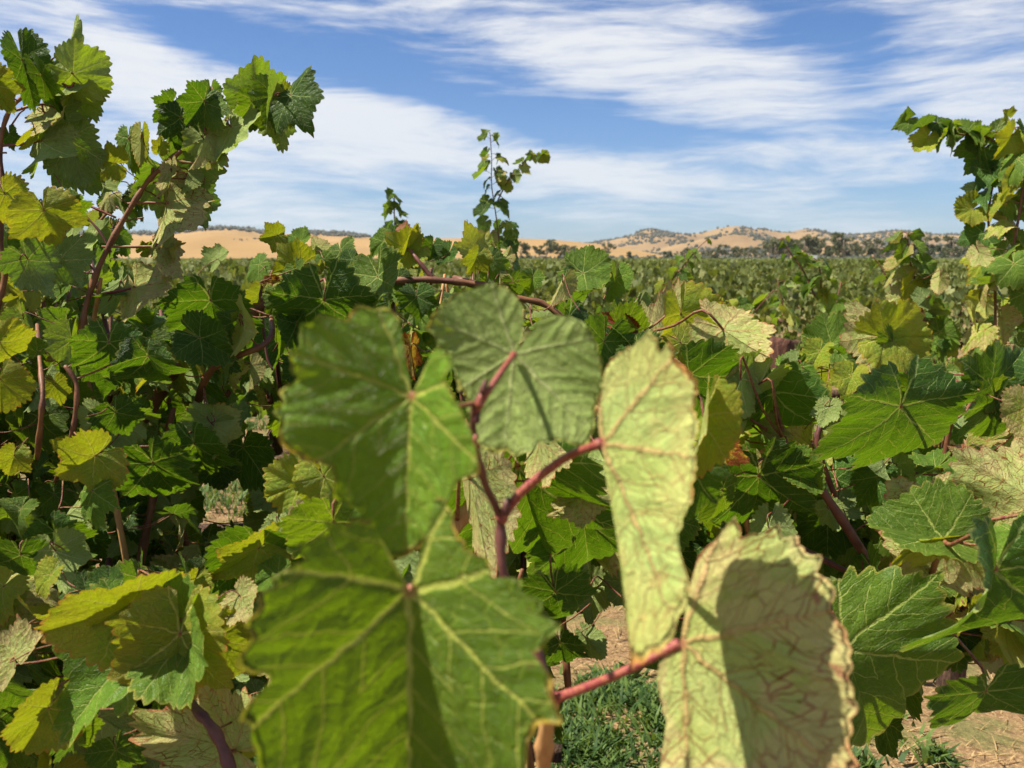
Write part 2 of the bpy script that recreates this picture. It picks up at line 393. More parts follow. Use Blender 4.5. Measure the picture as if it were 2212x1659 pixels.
def leaf_mesh(name, matk, seed, n_tooth=30, k=4, rings=6, fold=0.25, droop=0.4, cup=0.0, wave=0.06, curl=0.0, lobes=None, amp=0.055, sinus=14,
              relief=0.0, asym=0.0, skew=0.0, trace=None, field=None):
    rr = random.Random(seed * 13 + 1)
    th, base, tooth = leaf_outline(n_tooth, k, seed, lobes, amp, sinus)
    if trace is not None: th, base, tooth = traced_outline(trace, 330, seed)
    ts = [0.0] + [((i + 1) / rings) ** 0.85 for i in range(rings)]
    if rings > 3: ts = ts[:-1] + [0.965, 1.0]
    n = len(th)
    X = []; rimv = []
    for tv in ts[1:]:
        rad = tv * base + tooth * tv ** 5
        X.append(np.stack([np.sin(th) * rad, np.cos(th) * rad], 1)); rimv += [tv] * n
    X = np.concatenate([np.zeros((1, 2))] + X); rim = np.array([0.0] + rimv)
    x, y = X[:, 0], X[:, 1]; r = np.hypot(x, y); tt = np.arctan2(x, y)
    z = np.zeros_like(x)
    ph = [rr.uniform(0, 6.28) for _ in range(6)]
    z += wave * r ** 1.6 * np.sin(3 * tt + ph[0]) + wave * .7 * r ** 2 * np.sin(5 * tt + ph[1])
    z += wave * .45 * r ** 3 * np.sin(11 * tt + ph[2]) + wave * .3 * r ** 3 * np.sin(17 * tt + ph[3])
    z += cup * r ** 2
    z -= curl * np.clip(r - .55, 0, 1) ** 2 * 2.2
    if relief:
        a = np.abs(tt)
        c = np.where(a > R(135), R(157), np.where(a > R(78), R(107), np.where(a > R(25), R(50), 0.0)))
        phi = a - c; s_ = r * np.cos(phi); t_ = np.abs(r * np.sin(phi))
        q = s_ - (t_ * .75 + t_ * t_ * .9); fr = (q * 5.6 + .25) % 1.0
        z += relief * (np.sin(fr * math.pi) * np.clip((r - .1) * 4, 0, 1) * .9 - 1.2 * np.exp(-(t_ / .02) ** 2) - .5)
    # fold about the midrib (soft V), different on either side when asym is given
    al = np.where(x > 0, fold + asym, fold - asym)
    ax = np.sqrt(x * x + 0.0016) - 0.04
    x2 = np.sign(x) * ax * np.cos(al) - np.sign(x) * z * np.sin(al) * .5
    z2 = ax * np.sin(al) + z * np.cos(al)
    # bend along the length: tip and basal lobes both go down
    kx = droop
    yy = y + skew * x
    if abs(kx) > 1e-4:
        y3 = np.sin(yy * kx) / kx + np.sin(yy * kx) * 0 - z2 * np.sin(yy * kx)
        z3 = (np.cos(yy * kx) - 1) / kx + z2 * np.cos(yy * kx)
    else: y3, z3 = yy, z2
    if field is not None:      # keeps the outline, bends only out of the plane: (fold for x>0, fold for x<0, droop)
        x2, y3 = x, y
        z3 = z + ax * np.where(x > 0, field[0], field[1]) - field[2] * (y ** 2) * .5
    V = np.stack([x2, y3, z3], 1)
    F = []
    for j in range(n - 1): F.append((0, 1 + j + 1, 1 + j))
    for i in range(len(ts) - 2):
        o = 1 + i * n; o2 = o + n
        for j in range(n - 1): F.append((o + j, o + j + 1, o2 + j + 1, o2 + j))
    me = mesh(name, V, F, [M[matk]])
    uvl = me.uv_layers.new(name='leaf')
    vi = np.empty(len(me.loops), dtype=np.int32); me.loops.foreach_get('vertex_index', vi)
    uvl.data.foreach_set('uv', X[vi].astype(np.float32).ravel())
    at = me.attributes.new('rim', 'FLOAT', 'POINT'); at.data.foreach_set('value', rim.astype(np.float32))
    # make sure normals look to +Z
    if me.polygons[len(me.polygons) // 2].normal.z < 0 and me.polygons[3].normal.z < 0: me.flip_normals()
    return me


LOBES2 = [(0, 1.0), (12, .92), (26, .72), (34, .70), (44, .86), (52, .92), (64, .80), (78, .62), (90, .68), (104, .78), (122, .70), (140, .66), (155, .58), (170, .42)]
LOBES3 = [(0, 1.0), (20, .94), (38, .86), (50, .90), (66, .86), (80, .80), (96, .82), (112, .80), (130, .76), (146, .72), (160, .66), (172, .52)]
LOBES4 = [(0, 1.08), (10, .98), (22, .80), (34, .70), (46, .80), (56, .84), (70, .66), (84, .58), (100, .64), (114, .60), (130, .54), (150, .48), (168, .36)]
SHAPES = [dict(fold=.28, droop=.45, wave=.11, curl=.15), dict(fold=.48, droop=.6, wave=.10), dict(fold=.60, droop=.3, wave=.06),
          dict(fold=-.25, droop=.6, wave=.08, curl=.25), dict(fold=.15, droop=.9, wave=.10, curl=.2), dict(fold=.9, droop=.4, wave=.07),
          dict(fold=.25, droop=-.4, wave=.12, cup=.1), dict(fold=-.10, droop=.2, wave=.13, curl=.4), dict(fold=.45, droop=1.2, wave=.10, asym=.25), dict(fold=.7, droop=.9, wave=.13, curl=.5), dict(fold=-.5, droop=.9, wave=.12, curl=.5), dict(fold=.3, droop=-.9, wave=.14, cup=.25)]
_cache = {}


def proto(matk, shape, lod=1):
    key = (matk, shape, lod)
    if key not in _cache:
        res = {0: dict(n_tooth=32, k=6, rings=14, relief=.006), 1: dict(n_tooth=31, k=4, rings=6, relief=.006), 2: dict(n_tooth=17, k=2, rings=3), 3: dict(n_tooth=11, k=1, rings=1)}[lod]
        sd = 100 + shape * 7 + sum(map(ord, matk))
        _cache[key] = leaf_mesh('vine_leaf', matk, sd, **res, **SHAPES[shape], lobes=(None, LOBES2, LOBES3, LOBES4)[shape % 4], amp=.10)
    return _cache[key]


_pet = None
INV = {}; WAIT = []; CPTS = {}
def petiole_mesh():
    global _pet
    if _pet is None:
        pts = catmull([(0, 0, 0.004), (0, -.09, -.07), (0.03, -.28, -.20), (0.05, -.52, -.42)], 3)
        V, F = tube(pts, .015, .020, 6)
        _pet = mesh('petiole', V, F, [M['pet']])
    return _pet


def leaf_matrix(j, ydir, n, s, wid=1.0):
    Y = ydir.normalized(); Z = (n - Y * n.dot(Y))
    if Z.length < 1e-4: Z = Y.orthogonal()
    Z.normalize(); X = Y.cross(Z)
    return Matrix(((X.x * s * wid, Y.x * s, Z.x * s, j.x), (X.y * s * wid, Y.y * s, Z.y * s, j.y), (X.z * s * wid, Y.z * s, Z.z * s, j.z), (0, 0, 0, 1)))


def add_leaf(vine, mtx, matk, shape, lod=1, pet=True, me=None, label=None):
    o = obj('leaf', me or proto(matk, shape, lod), vine)
    o.matrix_local = Matrix.Translation(-vine.location) @ mtx
    if label: o['label'] = label
    INV[o.name] = (Matrix.Translation(-vine.location) @ mtx).inverted()
    if pet: WAIT.append((vine, o, mtx, lod))
    return o


def cane(vine, pts, r0, r1, mk='cane', sm=5, sides=8, knots=4, name='cane', parent=None):
    pts = catmull([p - vine.location for p in pts], sm)
    ks = [(i + .5) / knots for i in range(knots)]
    V, F = tube(pts, r0, r1, sides, ks, 0.12, len(COL.objects))
    CPTS.setdefault(vine.name, []).extend([p + vine.location for p in pts])
    return obj(name, mesh(name, V, F, [M[mk]]), parent or vine)


HOLES = [(545, 600, 900, 965), (465, 520, 1060, 1095), (1250, 1420, 1340, 1700), (2005, 2400, 1470, 1800)]


def scaffold(vine, x0, x1, top, bot, d0, d1, n, seed):
    """shoots standing inside the crown, which the leaves hang from"""
    r_ = random.Random(seed)
    for i in range(n):
        px = x0 + (x1 - x0) * (i + r_.random()) / n; d = r_.uniform(d0, d1); tp = (top(px) if callable(top) else top) + 50
        a = r_.uniform(-90, 90); bt = bot
        for h0, h1, h2, h3 in HOLES:
            if h0 - 60 < px < h1 + 60 and h2 < bot: bt = min(bt, h2 - 30)
        if bt - tp < 80: continue
        cane(vine, [P(px - a, bt, d), P(px - a * .2 + r_.uniform(-40, 40), bt * .6 + tp * .4, d + r_.uniform(-.08, .08)), P(px + a * .7 + r_.uniform(-40, 40), bt * .3 + tp * .7, d + r_.uniform(-.1, .1)), P(px + a, tp, d)],
             r_.uniform(.0030, .0048), .0020, r_.choice(('cane', 'cane_new', 'cane', 'cane_tan')), 5, 7, 6)


def hang_leaves():
    """gives every waiting leaf a stalk that reaches the nearest shoot of its vine"""
    arr = {k: np.array([tuple(p) for p in v]) for k, v in CPTS.items()}
    for vine, o, mtx, lod in WAIT:
        j = mtx.translation; L = mtx.col[1].to_3d().length
        a = arr.get(vine.name)
        back = -mtx.col[1].to_3d().normalized()
        if a is None: tgt = j + back * L
        else:
            dd = ((a - np.array(j)) ** 2).sum(1); k = int(dd.argmin()); tgt = Vector(a[k])
            if (tgt - j).length > L * 1.9: tgt = j + (tgt - j).normalized() * L * 1.5
        un = -mtx.col[2].to_3d().normalized()
        ln = (tgt - j).length
        pts = [j, j + back * ln * .16 + un * ln * .14, (j + tgt) / 2 + un * ln * .12, tgt]
        iv = mtx.inverted(); r = L * .017
        V, F = tube(catmull(pts, 3), r, r * 1.25, 6)
        obj('petiole', mesh('petiole', [iv @ v for v in V], F, [M['pet']]), o)


def tendril(vine, p, L=0.06, seed=0):
    rr = random.Random(seed)
    d = Vector((rr.uniform(-1, 1), rr.uniform(-.5, .5), rr.uniform(-.6, .8))).normalized()
    a = d.orthogonal().normalized(); b = d.cross(a)
    pts = []
    for i in range(34):
        f = i / 33
        rad = 0.010 * max(0, f - .25) * (1.4 - f) * 2.0
        pts.append(p - vine.location + d * (L * min(f, .55) + L * .35 * f) + a * (math.cos(f * 19) * rad) + b * (math.sin(f * 19) * rad))
    V, F = tube(pts, .0011, .0006, 5)
    obj('tendril', mesh('tendril', V, F, [M['cane']]), vine)


def trunk_of(vine, base, h=0.85, seed=0, r=.035):
    rr = random.Random(seed)
    pts = [Vector((rr.uniform(-.03, .03), rr.uniform(-.03, .03), h * i / 5)) for i in range(6)]
    pts[0].z = -0.05
    V, F = tube(catmull(pts, 4), r * 1.25, r * .9, 9, [.3, .6, .95], .35, seed)
    arms = [(V, F)]
    for sgn in (-1, 1):
        ap = [pts[-1] + Vector((0, 0, -.03)), pts[-1] + Vector((sgn * .15, 0, .05)), pts[-1] + Vector((sgn * .45, rr.uniform(-.04, .04), .06)), pts[-1] + Vector((sgn * .8, rr.uniform(-.04, .04), .05))]
        arms.append(tube(catmull(ap, 5), r * .75, r * .4, 8, [.3, .6, .8], .3, seed + 2))
    V, F = arms[0]
    t = obj('trunk', mesh('trunk', V, F, [M['bark']]), vine); t.location = base - vine.location
    V, F = join(arms[1:])
    c = obj('cordon', mesh('cordon', V, F, [M['bark']]), vine); c.location = base - vine.location


def plant_mat(name, c, tcol, f=.35):
    m, t = mat_base(name)
    p = t.new('ShaderNodeBsdfPrincipled', Base_Color=c, Roughness=.6); p.inputs['Specular IOR Level'].default_value = .25
    tl = t.new('ShaderNodeBsdfTranslucent', (*tcol, 1))
    t.new('ShaderNodeOutputMaterial', t.new('ShaderNodeMixShader', f, p.outputs[0], tl.outputs[0]).outputs[0]); return m


# ------------------------------------------------------------------ the near vines
TILT = dict(f=(0, 0), l=(-.5, .45), g=(.5, -.35), r=(.9, 0), u=(0, .9), d=(.1, -.7), e=(-1.1, .1), k=(-.2, .9), s=(.25, .1))


def hand(vine, rows, lod=1, scale=1.0):
    for row in rows:
        jx, jy, tx, ty, side, kind, d, tilt, wid, shp = row[:10]
        ti = TILT[tilt]
        mvec = -FWD + RGT * ti[0] + UPV * ti[1]
        j = P(jx, jy, d); y0 = P(tx, ty, d) - j
        Y = y0 + FWD * y0.dot(mvec)
        n = mvec if side == 'U' else -mvec
        hsh = (jx * 7 + jy * 13 + tx) % 100
        if shp == 0 and wid >= 1.0: shp = (0, 6, 9, 3, 4, 8)[hsh % 6]
        sc = scale * (.80 if kind == 'd' and wid >= 1.2 and jx < 800 else 1)
        add_leaf(vine, leaf_matrix(j, Y, n, Y.length * sc, wid * (.93 + .0014 * hsh)), kind, shp, lod)


def in_hole(px, py, m=0):
    return any(a - m < px < b + m and c - m < py < e + m for a, b, c, e in HOLES)


def proj(p):
    q = p - CAM; z = q.dot(FWD)
    if z < .05: return -9999, -9999, z
    return 1106 + q.dot(RGT) / z * FPX, 829.5 - q.dot(UPV) / z * FPX, z


def rand_leaf(vine, c, L, seed_r, kinds, lod=1, pet=True, updown=.55):
    r_ = seed_r
    n = Vector((r_.gauss(-.15, .8), r_.gauss(-.15, .8), abs(r_.gauss(.35, .7)))).normalized()
    dn = Vector((r_.gauss(0, .6), r_.gauss(0, .6), -1 + r_.gauss(0, .4)))
    k = r_.choice(kinds)
    return add_leaf(vine, leaf_matrix(c, dn, n, L * r_.uniform(.7, 1.15), r_.uniform(.85, 1.1)), k, r_.randrange(len(SHAPES)), lod, pet)


def fill(vine, x0, x1, top, bot, d0, d1, n, L, kinds, seed, lod=1, pet=True, thin=None):
    """random leaves through a vine's volume; top(px) / bot limit where its crown reaches"""
    r_ = random.Random(seed); k = 0; tries = 0
    while k < n and tries < n * 30:
        tries += 1
        px = r_.uniform(x0, x1); d = r_.uniform(d0, d1); t = top(px) if callable(top) else top
        py = r_.uniform(t + L / d * FPX * .5, bot)
        if in_hole(px, py, L / d * FPX * .75): continue
        if thin and thin(px, py) < r_.random(): continue
        rand_leaf(vine, P(px, py, d), L, r_, kinds, lod, pet); k += 1


def shoot(vine, pts, n, L, seed, kinds, r=.0035, lod=1, spread=.05, mk='cane', tip_small=.5):
    """a cane with leaves set alternately along it"""
    r_ = random.Random(seed)
    c = cane(vine, pts, r, r * .45, mk, 5, 6, n)
    cm = catmull(pts, 8)
    for i in range(n):
        f = (i + .6) / n; p = cm[int(f * (len(cm) - 1))]
        a = i * math.pi + r_.uniform(-.9, .9)
        out = Vector((math.cos(a), math.sin(a) * .8, r_.uniform(-.3, .5))).normalized()
        s = L * 1.25 * (1 - (1 - tip_small) * f ** 2) * r_.uniform(.75, 1.15)
        q = p + out * spread * r_.uniform(.5, 1.0) * (1 - .4 * f)
        n_ = (Vector((r_.gauss(-.1, .7), r_.gauss(-.1, .7), abs(r_.gauss(.3, .5)))) + out * .5).normalized()
        dn = out * .8 + Vector((0, 0, -1 + r_.uniform(-.3, .5)))
        lf = add_leaf(vine, leaf_matrix(q, dn, n_, s, r_.uniform(.85, 1.1)), r_.choice(kinds), r_.randrange(len(SHAPES)), lod, False)
        V, F = tube(catmull([p - vine.location, (p + q) / 2 + Vector((0, 0, .006)) - vine.location, q - vine.location], 2), r * .42, r * .35, 5)
        iv = INV[lf.name]
        obj('petiole', mesh('petiole', [iv @ v for v in V], F, [M['pet']]), lf)
    return c


MIX = ['g'] * 8 + ['d'] * 8 + ['y'] * 2 + ['n'] * 2
MIXR = ['g'] * 7 + ['d'] * 6 + ['y'] * 2 + ['n'] * 3
MIX_SHADED = ['d'] * 9 + ['g'] * 3  # inner-crown mix, mostly leaves with the shade put into their colour

# --- the vine right in front of the lens: one shoot with large leaves
hv = thing('grapevine', Vector((0.02, 0.62, 0)), 'nearest grapevine with a soft-focus shoot of large leaves and red stems rising at centre', 'grapevine')
trunk_of(hv, Vector((0.02, 0.95, 0)), .46, 1)
LH = dict(n_tooth=34, k=10, rings=34)


def hero(jx, jy, tx, ty, side, kind, d, m, seed, outline, field, label, wave=.04, curl=0):
    mvec = -FWD + RGT * m[0] + UPV * m[1]
    j = P(jx, jy, d); y0 = P(tx, ty, d) - j
    Y = y0 + FWD * y0.dot(mvec)
    n = mvec if side == 'U' else -mvec
    mt = leaf_matrix(j, Y, n, Y.length); inv = mt.inverted(); nn = mvec.normalized()
    xy = []
    for px, py in outline:            # the outline measured in the leaf's own plane
        dr = P(px, py, 1.0) - CAM
        q0 = inv @ CAM; qd = (inv @ (CAM + dr)) - q0; zt = 0.0
        for _ in range(6):              # the leaf is folded: meet the folded surface, not its mean plane
            q = q0 + qd * ((zt - q0.z) / qd.z)
            zt = .6 * (abs(q.x) * (field[0] if q.x > 0 else field[1]) - field[2] * q.y ** 2 * .5) + .4 * zt
        xy.append((q.x, q.y))
    me = leaf_mesh('large_vine_leaf', kind, seed, rings=34, wave=wave, curl=curl, relief=.005, trace=np.array(xy), field=field)
    return add_leaf(hv, mt, kind, 0, 0, False, me, label)


def stem(lf, pts, r0, r1):
    V, F = tube(catmull([p - hv.location for p in pts], 8), r0, r1, 12, [.02, .98], .10, 3)
    iv = INV[lf.name]
    obj('petiole', mesh('petiole', [iv @ v for v in V], F, [M['pet_near']]), lf)


O1 = [(868,790),(862,750),(865,700),(840,665),(800,668),(770,660),(755,695),(720,690),(690,682),(675,702),(648,700),(650,745),(628,758),(625,800),(640,818),(598,845),(608,870),(588,892),(610,915),(600,948),(640,985),(680,998),(718,1003),(725,1040),(718,1078),(775,1100),(790,1135),(818,1180),(840,1205),(870,1200),(905,1185),(935,1135),(955,1100),(985,1035),(1032,1020),(1022,960),(1000,900),(975,858),(950,818),(978,790),(965,768),(942,752),(928,757),(915,790),(900,828)]
O2 = [(1124,735),(1130,700),(1130,665),(1115,640),(1090,618),(1060,610),(1020,622),(985,632),(962,655),(932,690),(920,715),(938,722),(945,745),(972,765),(982,800),(992,830),(1010,855),(1012,895),(1030,950),(1060,978),(1095,972),(1110,985),(1140,975),(1165,955),(1215,950),(1262,970),(1280,930),(1285,880),(1302,820),(1292,760),(1272,712),(1240,688),(1200,682),(1165,690),(1150,715),(1136,742)]
O3 = [(1294,925),(1299,860),(1312,790),(1340,765),(1375,748),(1400,718),(1420,738),(1425,772),(1448,738),(1455,780),(1482,798),(1502,830),(1490,880),(1502,920),(1492,960),(1502,1000),(1495,1050),(1502,1078),(1480,1120),(1465,1165),(1472,1195),(1492,1265),(1486,1300),(1464,1330),(1446,1385),(1402,1418),(1362,1440),(1352,1340),(1342,1250),(1332,1150),(1316,1060),(1306,1000)]
O4 = [(850,1235),(830,1180),(800,1130),(765,1128),(740,1142),(698,1130),(708,1160),(640,1188),(655,1215),(588,1250),(602,1268),(556,1285),(575,1310),(532,1345),(548,1372),(528,1410),(506,1447),(575,1455),(582,1478),(545,1512),(512,1562),(540,1575),(545,1630),(560,1690),(620,1740),(700,1790),(800,1810),(880,1830),(980,1800),(1080,1750),(1130,1690),(1133,1620),(1150,1562),(1210,1558),(1192,1505),(1185,1460),(1150,1412),(1212,1352),(1168,1335),(1165,1302),(1122,1278),(1124,1252),(1058,1250),(1052,1212),(1005,1192),(980,1150),(962,1090),(930,1072),(912,1100),(903,1180),(895,1240)]
O5 = [(1484,1345),(1488,1280),(1510,1200),(1545,1172),(1590,1118),(1602,1165),(1640,1158),(1682,1136),(1690,1165),(1722,1162),(1735,1200),(1772,1203),(1766,1240),(1802,1270),(1792,1320),(1828,1370),(1836,1420),(1830,1470),(1848,1522),(1834,1560),(1830,1620),(1852,1652),(1800,1700),(1740,1740),(1640,1760),(1540,1750),(1450,1720),(1400,1680),(1405,1640),(1442,1560),(1428,1500),(1425,1440),(1444,1408)]
l1 = hero(888, 855, 872, 1195, 'U', 'h', .34, (-.10, .10), 21, O1, (.50, .80, .35), 'large green leaf at left with its right half lit', .05)
l2 = hero(1110, 765, 1088, 985, 'L', 'g', .41, (.0, .10), 22, O2, (-.10, -.15, .3), 'leaf showing its veined underside above the red stem', .05)
l3 = hero(1300, 958, 1440, 1290, 'L', 'p', .38, (-.65, .35), 23, O3, (-.1, .25, .3), 'pale yellow-green leaf hanging edge-on with brown veins', .05)
l4 = hero(885, 1277, 880, 1800, 'U', 'h', .33, (.0, .05), 24, O4, (.80, .62, .30), 'largest leaf at the bottom, left half glowing, right half lit', .04)
l5 = hero(1470, 1390, 1800, 1620, 'L', 'n', .40, (-.40, .38), 25, O5, (.05, .05, .15), 'broad yellowish leaf underside netted with brown veins', .05)
node0 = P(1195, 1510, .43); node1 = P(1080, 1122, .43)
cane(hv, [P(1172, 1800, .47), P(1174, 1659, .455), P(1180, 1575, .44), node0], .0038, .0034, 'cane_tan', 6, 10, 1)
cane(hv, [node0, P(1150, 1390, .435), P(1088, 1240, .43), node1, P(1048, 1045, .41), P(1026, 960, .395), P(1024, 890, .385), P(1040, 845, .383)], .0026, .0009, 'cane_new', 7, 10, 4)
stem(l5, [node0, P(1260, 1487, .42), P(1360, 1445, .405), P(1468, 1390, .40)], .0023, .0018)
stem(l3, [node1, P(1130, 1060, .425), P(1220, 990, .412), P(1298, 958, .379)], .0024, .0016)
stem(l2, [P(1028, 890, .385), P(1055, 845, .382), P(1085, 800, .388), P(1110, 766, .408)], .0014, .0011)
stem(l1, [P(1030, 960, .42), P(960, 900, .40), P(890, 858, .362)], .0020, .0016)
stem(l4, [node0, P(1080, 1420, .42), P(960, 1320, .38), P(886, 1280, .342)], .0026, .0022)
hand(hv, [
    (1520, 900, 1500, 1060, 'U', 'y', .62, 'g', .5, 2), (1500, 1020, 1500, 1170, 'U', 'd', .66, 'g', .5, 1),
    (1000, 830, 1004, 800, 'L', 'y', .43, 'l', 1, 1), (1045, 840, 1062, 800, 'U', 'g', .44, 'l', .8, 2),
    (720, 1130, 700, 1260, 'U', 'g', .75, 'd', 1, 0)])

for i, (bx, by, bd, br) in enumerate([(1183, 1495, .425, .0030), (1092, 1098, .425, .0028), (1036, 868, .382, .0022), (1030, 905, .384, .0018), (1024, 955, .39, .0020), (1044, 838, .381, .0020)]):
    c0 = P(bx, by, bd) - hv.location; V = []; F = []
    V, F = tube([c0 + Vector((0, 0, -br)), c0 + Vector((0, 0, -br * .3)), c0 + Vector((br * .2, 0, br * .6)), c0 + Vector((br * .5, 0, br * 1.7))], br * .7, br * .35, 8, [.4], .4, i)
    obj('bud', mesh('bud', V, F, [M['cane_new' if i % 2 else 'pet_near']]), hv)
tendril(hv, P(1032, 870, .384), .03, 4)

# --- right-hand vine
rv = thing('grapevine', Vector((.62, 1.25, 0)), 'grapevine filling the right side with large sunlit leaves veined brown and yellow edges', 'grapevine')
trunk_of(rv, Vector((.62, 1.35, 0)), .60, 2)
hand(rv, [
    (1412, 765, 1480, 640, 'L', 'n', 1.25, 'l', 1.0, 0), (1471, 680, 1492, 800, 'U', 'y', 1.15, 'g', 1.0, 1),
    (1345, 700, 1285, 678, 'U', 'b', 1.15, 'f', .55, 2), (1400, 745, 1340, 800, 'L', 'n', 1.2, 'l', .9, 1),
    (1330, 700, 1320, 790, 'L', 'g', 1.2, 's', 1.0, 3), (1530, 700, 1560, 640, 'U', 'y', 1.3, 'g', .6, 2),
    (1562, 712, 1662, 800, 'L', 'n', 1.02, 'l', .8, 1), (1590, 690, 1600, 740, 'U', 'g', 1.2, 'l', 1.0, 0),
    (1493, 811, 1575, 920, 'U', 'd', 1.0, 'g', 1.0, 1), (1470, 740, 1530, 800, 'U', 'y', 1.1, 'f', 1.0, 3),
    (1672, 850, 1690, 1010, 'U', 'd', 1.05, 'd', 1.0, 0), (1600, 820, 1552, 950, 'L', 'g', .98, 'l', .45, 5),
    (1640, 830, 1570, 940, 'L', 'g', 1.0, 'd', .8, 1), (1700, 800, 1765, 830, 'U', 'g', 1.1, 'l', 1.0, 3),
    (1908, 728, 1850, 640, 'L', 'n', 1.02, 'l', .95, 1), (1915, 728, 2040, 725, 'U', 'y', 1.0, 'f', .95, 0),
    (1930, 740, 1990, 800, 'U', 'g', 1.0, 'g', .6, 3), (1795, 745, 1840, 690, 'U', 'g', 1.15, 'l', 1.1, 6), (1850, 735, 1830, 800, 'U', 'd', 1.08, 'd', 1.4, 0),
    (1839, 812, 1812, 870, 'U', 'y', 1.0, 'l', 1.0, 1), (1880, 800, 1860, 860, 'U', 'g', 1.05, 'k', 1.0, 2),
    (1770, 760, 1740, 810, 'U', 'y', 1.1, 'l', 1.0, 1), (1720, 790, 1700, 840, 'L', 'd', 1.1, 'f', 1.0, 2),
    (1947, 880, 1925, 1065, 'U', 'd', .92, 'g', 1.3, 0), (1790, 880, 1770, 930, 'L', 'g', 1.0, 'l', .9, 3),
    (2150, 850, 2090, 840, 'U', 'g', .95, 'g', 1.0, 1), (2140, 830, 2230, 760, 'U', 'd', .95, 'f', 1.1, 0), (2150, 870, 2170, 980, 'U', 'd', .95, 'd', 1.1, 1),
    (2215, 880, 2190, 950, 'U', 'n', .9, 'l', 1.0, 2), (2260, 1090, 2110, 1000, 'L', 'n', .8, 'l', 1.05, 0),
    (2010, 1120, 1945, 1030, 'L', 'n', .9, 'l', 1.25, 1), (2038, 1165, 1880, 1130, 'U', 'g', .82, 'k', .8, 2), (2038, 1170, 1900, 1180, 'L', 'y', .83, 'd', .5, 3),
    (2045, 1180, 1910, 1290, 'L', 'n', .86, 'l', 1.0, 0), (2150, 1232, 2120, 1500, 'U', 'd', .70, 'g', 1.45, 0),
    (2060, 1080, 2080, 1010, 'L', 'g', .9, 's', .5, 2), (2230, 1180, 2290, 1300, 'U', 'g', .75, 'l', 1.0, 1),
    (1822, 1399, 1925, 1640, 'U', 'g', .78, 's', 1.3, 0), (2130, 1495, 2145, 1620, 'U', 'd', .85, 'd', 1.2, 0),
    (1850, 1290, 1800, 1260, 'L', 'g', .9, 'l', 1.1, 1), (1840, 1340, 1850, 1270, 'U', 'y', .86, 'f', .6, 5), (1900, 1320, 1960, 1340, 'L', 'n', .9, 'l', 1, 1),
    (1015, 1035, 1068, 1240, 'L', 'n', .75, 'l', .42, 2), (1165, 950, 1190, 1075, 'L', 'n', .8, 'l', .6, 1), (1265, 1065, 1180, 1130, 'L', 'n', .85, 'u', .55, 0),
    (1118, 1008, 1210, 1330, 'U', 'd', .85, 'd', .75, 1), (1260, 1120, 1290, 1290, 'U', 'd', .95, 'd', .9, 0), (1040, 1010, 1060, 980, 'U', 'y', .9, 'l', 1, 0),
    (1310, 1000, 1290, 1120, 'L', 'g', .9, 'l', .7, 1), (1200, 1280, 1230, 1390, 'U', 'd', .95, 'd', 1.0, 3), (1420, 1415, 1370, 1525, 'U', 'd', .9, 'd', 1.0, 0),
    (1270, 1380, 1305, 1420, 'L', 'g', 1.0, 'l', .7, 2), (1210, 1390, 1225, 1470, 'U', 'd', 1.0, 'd', .9, 1),
    (1640, 1030, 1660, 1180, 'U', 'd', 1.0, 'd', 1.0, 0), (1560, 1060, 1540, 1150, 'U', 'g', .95, 'g', 1.0, 3), (1660, 1140, 1640, 1230, 'L', 'g', .95, 'l', .8, 2), (1540, 960, 1600, 985, 'U', 'o', .95, 'l', .9, 3),
    (1730, 1010, 1770, 1060, 'U', 'g', 1.0, 'l', .9, 2), (1830, 920, 1790, 980, 'L', 'g', 1.1, 's', .9, 0), (1790, 1100, 1800, 1150, 'L', 'g', 1.1, 'l', .9, 1),
    (1260, 590, 1320, 618, 'U', 'g', 1.3, 'l', 1.0, 6), (1250, 600, 1270, 665, 'U', 'd', 1.32, 'd', 1.0, 0), (1215, 610, 1190, 665, 'L', 'n', 1.25, 'l', .55, 2), (1330, 600, 1320, 660, 'U', 'g', 1.3, 's', .8, 2),
    (1130, 720, 1120, 750, 'L', 'n', 1.3, 'l', .8, 1), (888, 755, 890, 830, 'L', 'o', 1.15, 'g', .6, 1), (1380, 655, 1360, 700, 'L', 'g', 1.3, 'l', .7, 2),
    (860, 1250, 880, 1215, 'U', 'g', .9, 'l', 1.1, 1)], lod=1)


